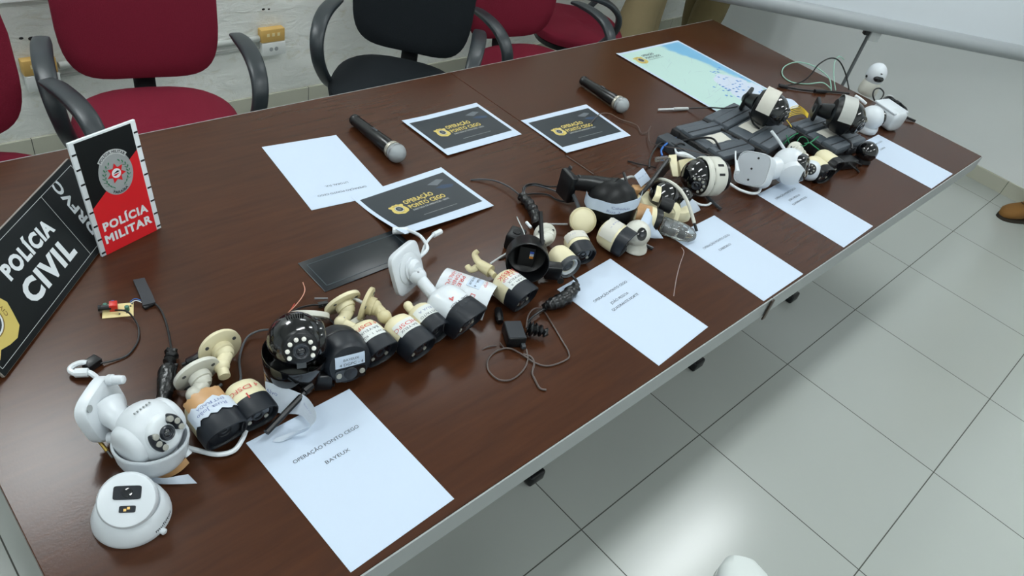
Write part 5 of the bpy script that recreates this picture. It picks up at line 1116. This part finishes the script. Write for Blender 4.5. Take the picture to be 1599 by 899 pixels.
cable('adapter_wire', [(753, 545.5, .002), (762, 541, .003), (775, 539.5, .002)], .0011, wirem, 'tiny bare wire left of the power adapter'); cable('adapter_wire', [(781, 535, .004), (787, 543, .003)], .0012, wirem, 'tiny bare wire touching the wire loop below the adapter')
b = MB(); b.tube([at(849, 481, .012), at(860, 476, .014), at(880, 468, .016), at(896, 452, .018), at(899, 446, .018)], lambda q: .005+.011*math.sin(PI*min(1, max(.08, q)))+.0015*math.sin(q*50), 14, 8); o = b.build('taped_bundle', tape); origin(o); tag(o, 'long black taped cable joint touching the corner of the QUADRANTE NORTE sheet', 'cable')
cable('bundle_lead', [(900, 447, .018), (901, 440, .016), (893, 430, .02)], .0034, blk, 'black lead bending up from the long taped joint')
o = ribbon('label_flag', [((880, 446, .006), (884, 462, .012)), ((893, 440, .006), (896, 450, .014))], paper, None); origin(o); tag(o, 'tiny white paper flag above the long taped cable joint', 'paper')
cable('small_connector', [(777, 481, .006), (779, 490, .010), (781, 503, .008)], lambda q: .003+.006*(q > .2)*(1-.3*(q > .85)), blk, 'small black connector between the sunshield and the power adapter', sm=8)
cable('bundle_lead', [(823, 503, .02), (832, 494, .014), (842, 487, .012), (850, 482, .012)], .0028, blk, 'short black lead from the adapter to the long taped joint')
# circuit board and its leads
a = at(158.8, 494.2, .006); ex = at(208, 490, .006)-a; ey = at(158, 473.4, .006)-a; a.z = T+.004; ex.z = 0
t = thing('circuit_board', 'tiny cream circuit board with a red connector, above the white cameras', 'circuit board', frame(a, ex)); w, d = ex.length, ey.length
MB().box((0, 0, -.004), (w, d, -.0025), bev=.0004).build('board', pcbm, t, smooth=False)
MB().box((w*.24, d*.40, -.0025), (w*.50, d*.80, .013), bev=.001).build('red_connector', redc, t)
MB().lathe([(0, .006), (.004, .006), (.005, .0052), (.022, .0052)], Matrix.Translation((-.006, d*.52, .006)), 16).build('black_plug', blk, t)
for x_, y_ in ((.80, .45), (.10, .75), (.34, .9)): MB().lathe([(-.003, .0042), (.007, .0042), (.008, .003)], Matrix.Translation((w*x_, d*y_, 0)) @ Matrix.Rotation(-PI/2, 4, 'Y'), 14).build('capacitor', mat('capacitor_green', (40, 100, 84), .4) if x_ != .34 else mat('capacitor_blue', (60, 80, 170), .4), t)
b = MB(); rj = random.Random(2)
for k in range(7): x_, y_ = rj.uniform(.5, .95), rj.uniform(.1, .9); b.box((w*x_, d*y_, -.0025), (w*x_+.003, d*y_+.002, -.0005))
tag(b.build('small_components', dgrey, t, smooth=False), None, kind='stuff')
cable('board_wire', [(203, 471, .006), (211, 466, .010), (220, 469, .008)], .0008, wireb, 'blue wire from the circuit board to the foam strip')
cable('board_wire', [(204, 473, .006), (212, 469, .009), (221, 472, .008)], .0008, signw, 'white wire from the circuit board to the foam strip')
cable('board_cable', [(180, 484, .010), (195, 485, .014), (205, 492, .012), (216, 510, .006), (216, 530, .003), (208, 545, .003), (196, 556, .003), (172, 564, .004), (150, 568, .008)], .0017, blk, 'thin black cable curving from the circuit board to the white loop')
b = MB(); b.box((-.014, -.010, 0), (.014, .010, .016), bev=.003); o = b.build('cable_plug', blk, None, Matrix.Translation(at(145, 572, 0)) @ Matrix.Rotation(.35, 4, 'Z')); tag(o, 'black plug joining the thin cable to the white lead', 'plug')
o = ribbon('foam_strip', [((208, 438, .004), (226, 435, .004)), ((214, 452, .005), (231, 446, .006)), ((220, 466, .006), (238, 460, .007)), ((223, 478, .006), (243, 473, .007))], mat('dark_foam', (56, 58, 62), .9), None, .005); origin(o); tag(o, 'dark grey foam strip near the circuit board', 'foam strip')
b = MB(); b.box((-.010, -.005, 0), (.010, .005, .006), bev=.001); o = b.build('foam_plug', blk, None, Matrix.Translation(at(232, 479, 0)) @ Matrix.Rotation(.2, 4, 'Z')); tag(o, 'small black connector at the lower end of the foam strip', 'plug')
cable('black_cable', [(240, 472, .006), (252, 485, .006), (261, 510, .004), (266, 535, .006), (268, 553, .014)], .0019, blk, 'black cable running from the foam strip down to the taped leads')
b = MB(); b.tube([at(268, 548, .014), at(266, 562, .016), at(264, 578, .016)], lambda q: .010+.003*math.sin(q*25), 12, 6); b.tube([at(262, 575, .016), at(258, 595, .016), at(255, 630, .014)], lambda q: .0135-.001*q, 14, 4, flat=.8); b.tube([at(272, 572, .012), at(268, 590, .012), at(270, 606, .010)], .008, 12, 4)
o = b.build('taped_bundle', tape); origin(o); tag(o, 'black taped cable bundle left of the first cream bullet camera', 'cable')
cable('usb_plug', [(284, 569, .008), (292, 566, .009), (304, 560, .012), (317, 552, .012)], lambda q: .0035+.0045*(q > .3), blk, 'dark plug between the taped bundle and the loose cream mount', sm=8)
cable('mount_lead', [(272, 603, .012), (285, 606, .016), (300, 606, .02), (318, 612, .02), (334, 608, .02), (346, 600, .02)], .0034, dgrey, 'dark lead running under the white mount of the taped bullet camera')
cable('black_cable', [(505, 477, .010), (490, 476, .006), (470, 480, .006), (455, 487, .010), (448, 495, .02)], .0020, blk, 'thin black cable behind the big black camera'); cable('cable_plug', [(497, 476, .008), (512, 473, .010)], .0058, blk, 'black plug left of the cream mount behind the dome cameras')
cable('bare_wire', [(473, 441, .002), (476, 452, .008), (472, 463, .010), (462, 476, .010), (450, 488, .02), (440, 500, .03)], .0010, mat('copper_wire', (196, 140, 118), .4), 'thin pinkish wire sticking up behind the big black camera')
cable('bare_wire', [(460, 474, .006), (455, 482, .010), (448, 492, .018)], .0008, redc, 'short red wire behind the big black camera')
cable('metal_pin', [(491, 466, .010), (512, 466, .012)], .0020, steel, 'thin metal pin left of the cream mount')
cable('camera_lead', [(496, 494, .010), (508, 494, .010), (520, 503, .012), (528, 517, .03)], .0022, dgrey, 'grey lead curving behind the squat black dome camera')
cable('white_thread', [(1064, 386, .001), (1068, 394, .0012), (1062, 412, .001), (1056, 436, .001), (1052, 462, .001)], .0006, mat('thread', (190, 176, 170), .7), 'thin pale thread lying between two title sheets')
o = ribbon('grey_bracket', [((540, 505, .03), (545, 510, .03)), ((552, 498, .03), (556, 505, .028)), ((562, 492, .03), (566, 500, .028))], white2, None, .004); origin(o); tag(o, 'small off-white bracket piece between two cream mounts', 'bracket')

for o in list(bpy.data.objects):
    if o.type == 'MESH' and o.data.materials and o.data.materials[0] == tape:
        for v in o.data.vertices: v.co += V(noise.noise_vector(v.co*95))*.0042+V(noise.noise_vector(v.co*260))*.0016
# ------------------------------------------------------------------ microphones
def mic(label, tail, headp):
    a = at(*tail); c = at(*headp); F = frame(a, c-a); t = thing('microphone', label, 'microphone', F, 'wireless microphones'); L = (c-a).length
    MB().lathe([(0, .010), (.001, .0155), (.006, .0165), (.012, .0165), (.014, .0150), (.030, .0155), (L*.55, .0185), (L*.80, .0205), (L*.82, .019), (L*.86, .0195), (L*.88, .018)], None, 32).build('handle', mat('mic_black', (9, 10, 12), .28), t)
    MB().lathe([(L*.87, .0185), (L*.88, .0235), (L*.92, .0250), (L*.93, .0240)], None, 32).build('collar', mat('mic_collar', (176, 172, 160), .35, metal=.6), t)
    g = mat('mic_mesh', (168, 174, 176), .45, metal=.5, bump=1.0, bscale=900)
    MB().sph((L, 0, 0), .0262, None, 36).build('grille', g, t)
    MB().lathe([(L-.002, .0265), (L+.002, .0265)], None, 36, cap=False).build('grille_band', steel, t)
    MB().box((L*.45, -.004, .0165), (L*.55, .004, .0205), bev=.001).build('switch', dgrey, t)
mic('black wireless microphone nearest the viewer, beside the upside-down LITORAL SUL sheet', (552, 187, .017), (619, 240, .024))
mic('black wireless microphone farther away, between a dark print and the map', (909, 126, .017), (970, 165, .024))

# photographer's shoe tip at the lower edge
c0 = at(1146, 912, 0); t = thing('white_shoe', 'white shoe tip peeking in at the bottom edge of the frame', 'shoe', Matrix.Translation(c0) @ Matrix.Rotation(math.radians(38), 4, 'Z'))
b = MB(); R = []
for xx, w, h in ((.030, .008, .02), (.022, .026, .036), (.0, .040, .046), (-.04, .047, .056), (-.09, .046, .075), (-.14, .040, .10), (-.20, .036, .11), (-.235, .030, .10), (-.245, .015, .08)):
    R.append([(xx, w*spow(math.cos(2*PI*i/24), 2/2.5), .014+h/2+h/2*spow(math.sin(2*PI*i/24), 2/2.5)) for i in range(24)])
b.loft(R); b.build('upper', mat('shoe_white', (196, 202, 200), .5), t)
b = MB(); b.loft([[(px-.108, py, z) for px, py in sell(.140, .050, 2.6, 32)] for z in (0, .016)]); b.build('sole', mat('shoe_sole', (170, 174, 170), .6), t)

# let everything that lies on the table rest exactly on its surface
bpy.context.view_layer.update()
low = {}
for o in bpy.data.objects:
    if o.type != 'MESH': continue
    r = o
    while r.parent: r = r.parent
    if r.get('kind') or r.get('category') in ('table', 'chair', 'person', 'screen', 'lamp', 'shoe', 'outlet', 'pipe', 'hole', 'bracket') and not r.name.startswith(('camera', 'grey')): continue
    zs = [q.z for q in (o.matrix_world @ v.co for v in o.data.vertices) if -.1 < q.x < 3.07 and 0 < q.y < 1.29]
    if zs: low[r] = min(low.get(r, 9), min(zs))
for r, z in low.items():
    if z < T+.0002: r.location.z += T+.0002-z
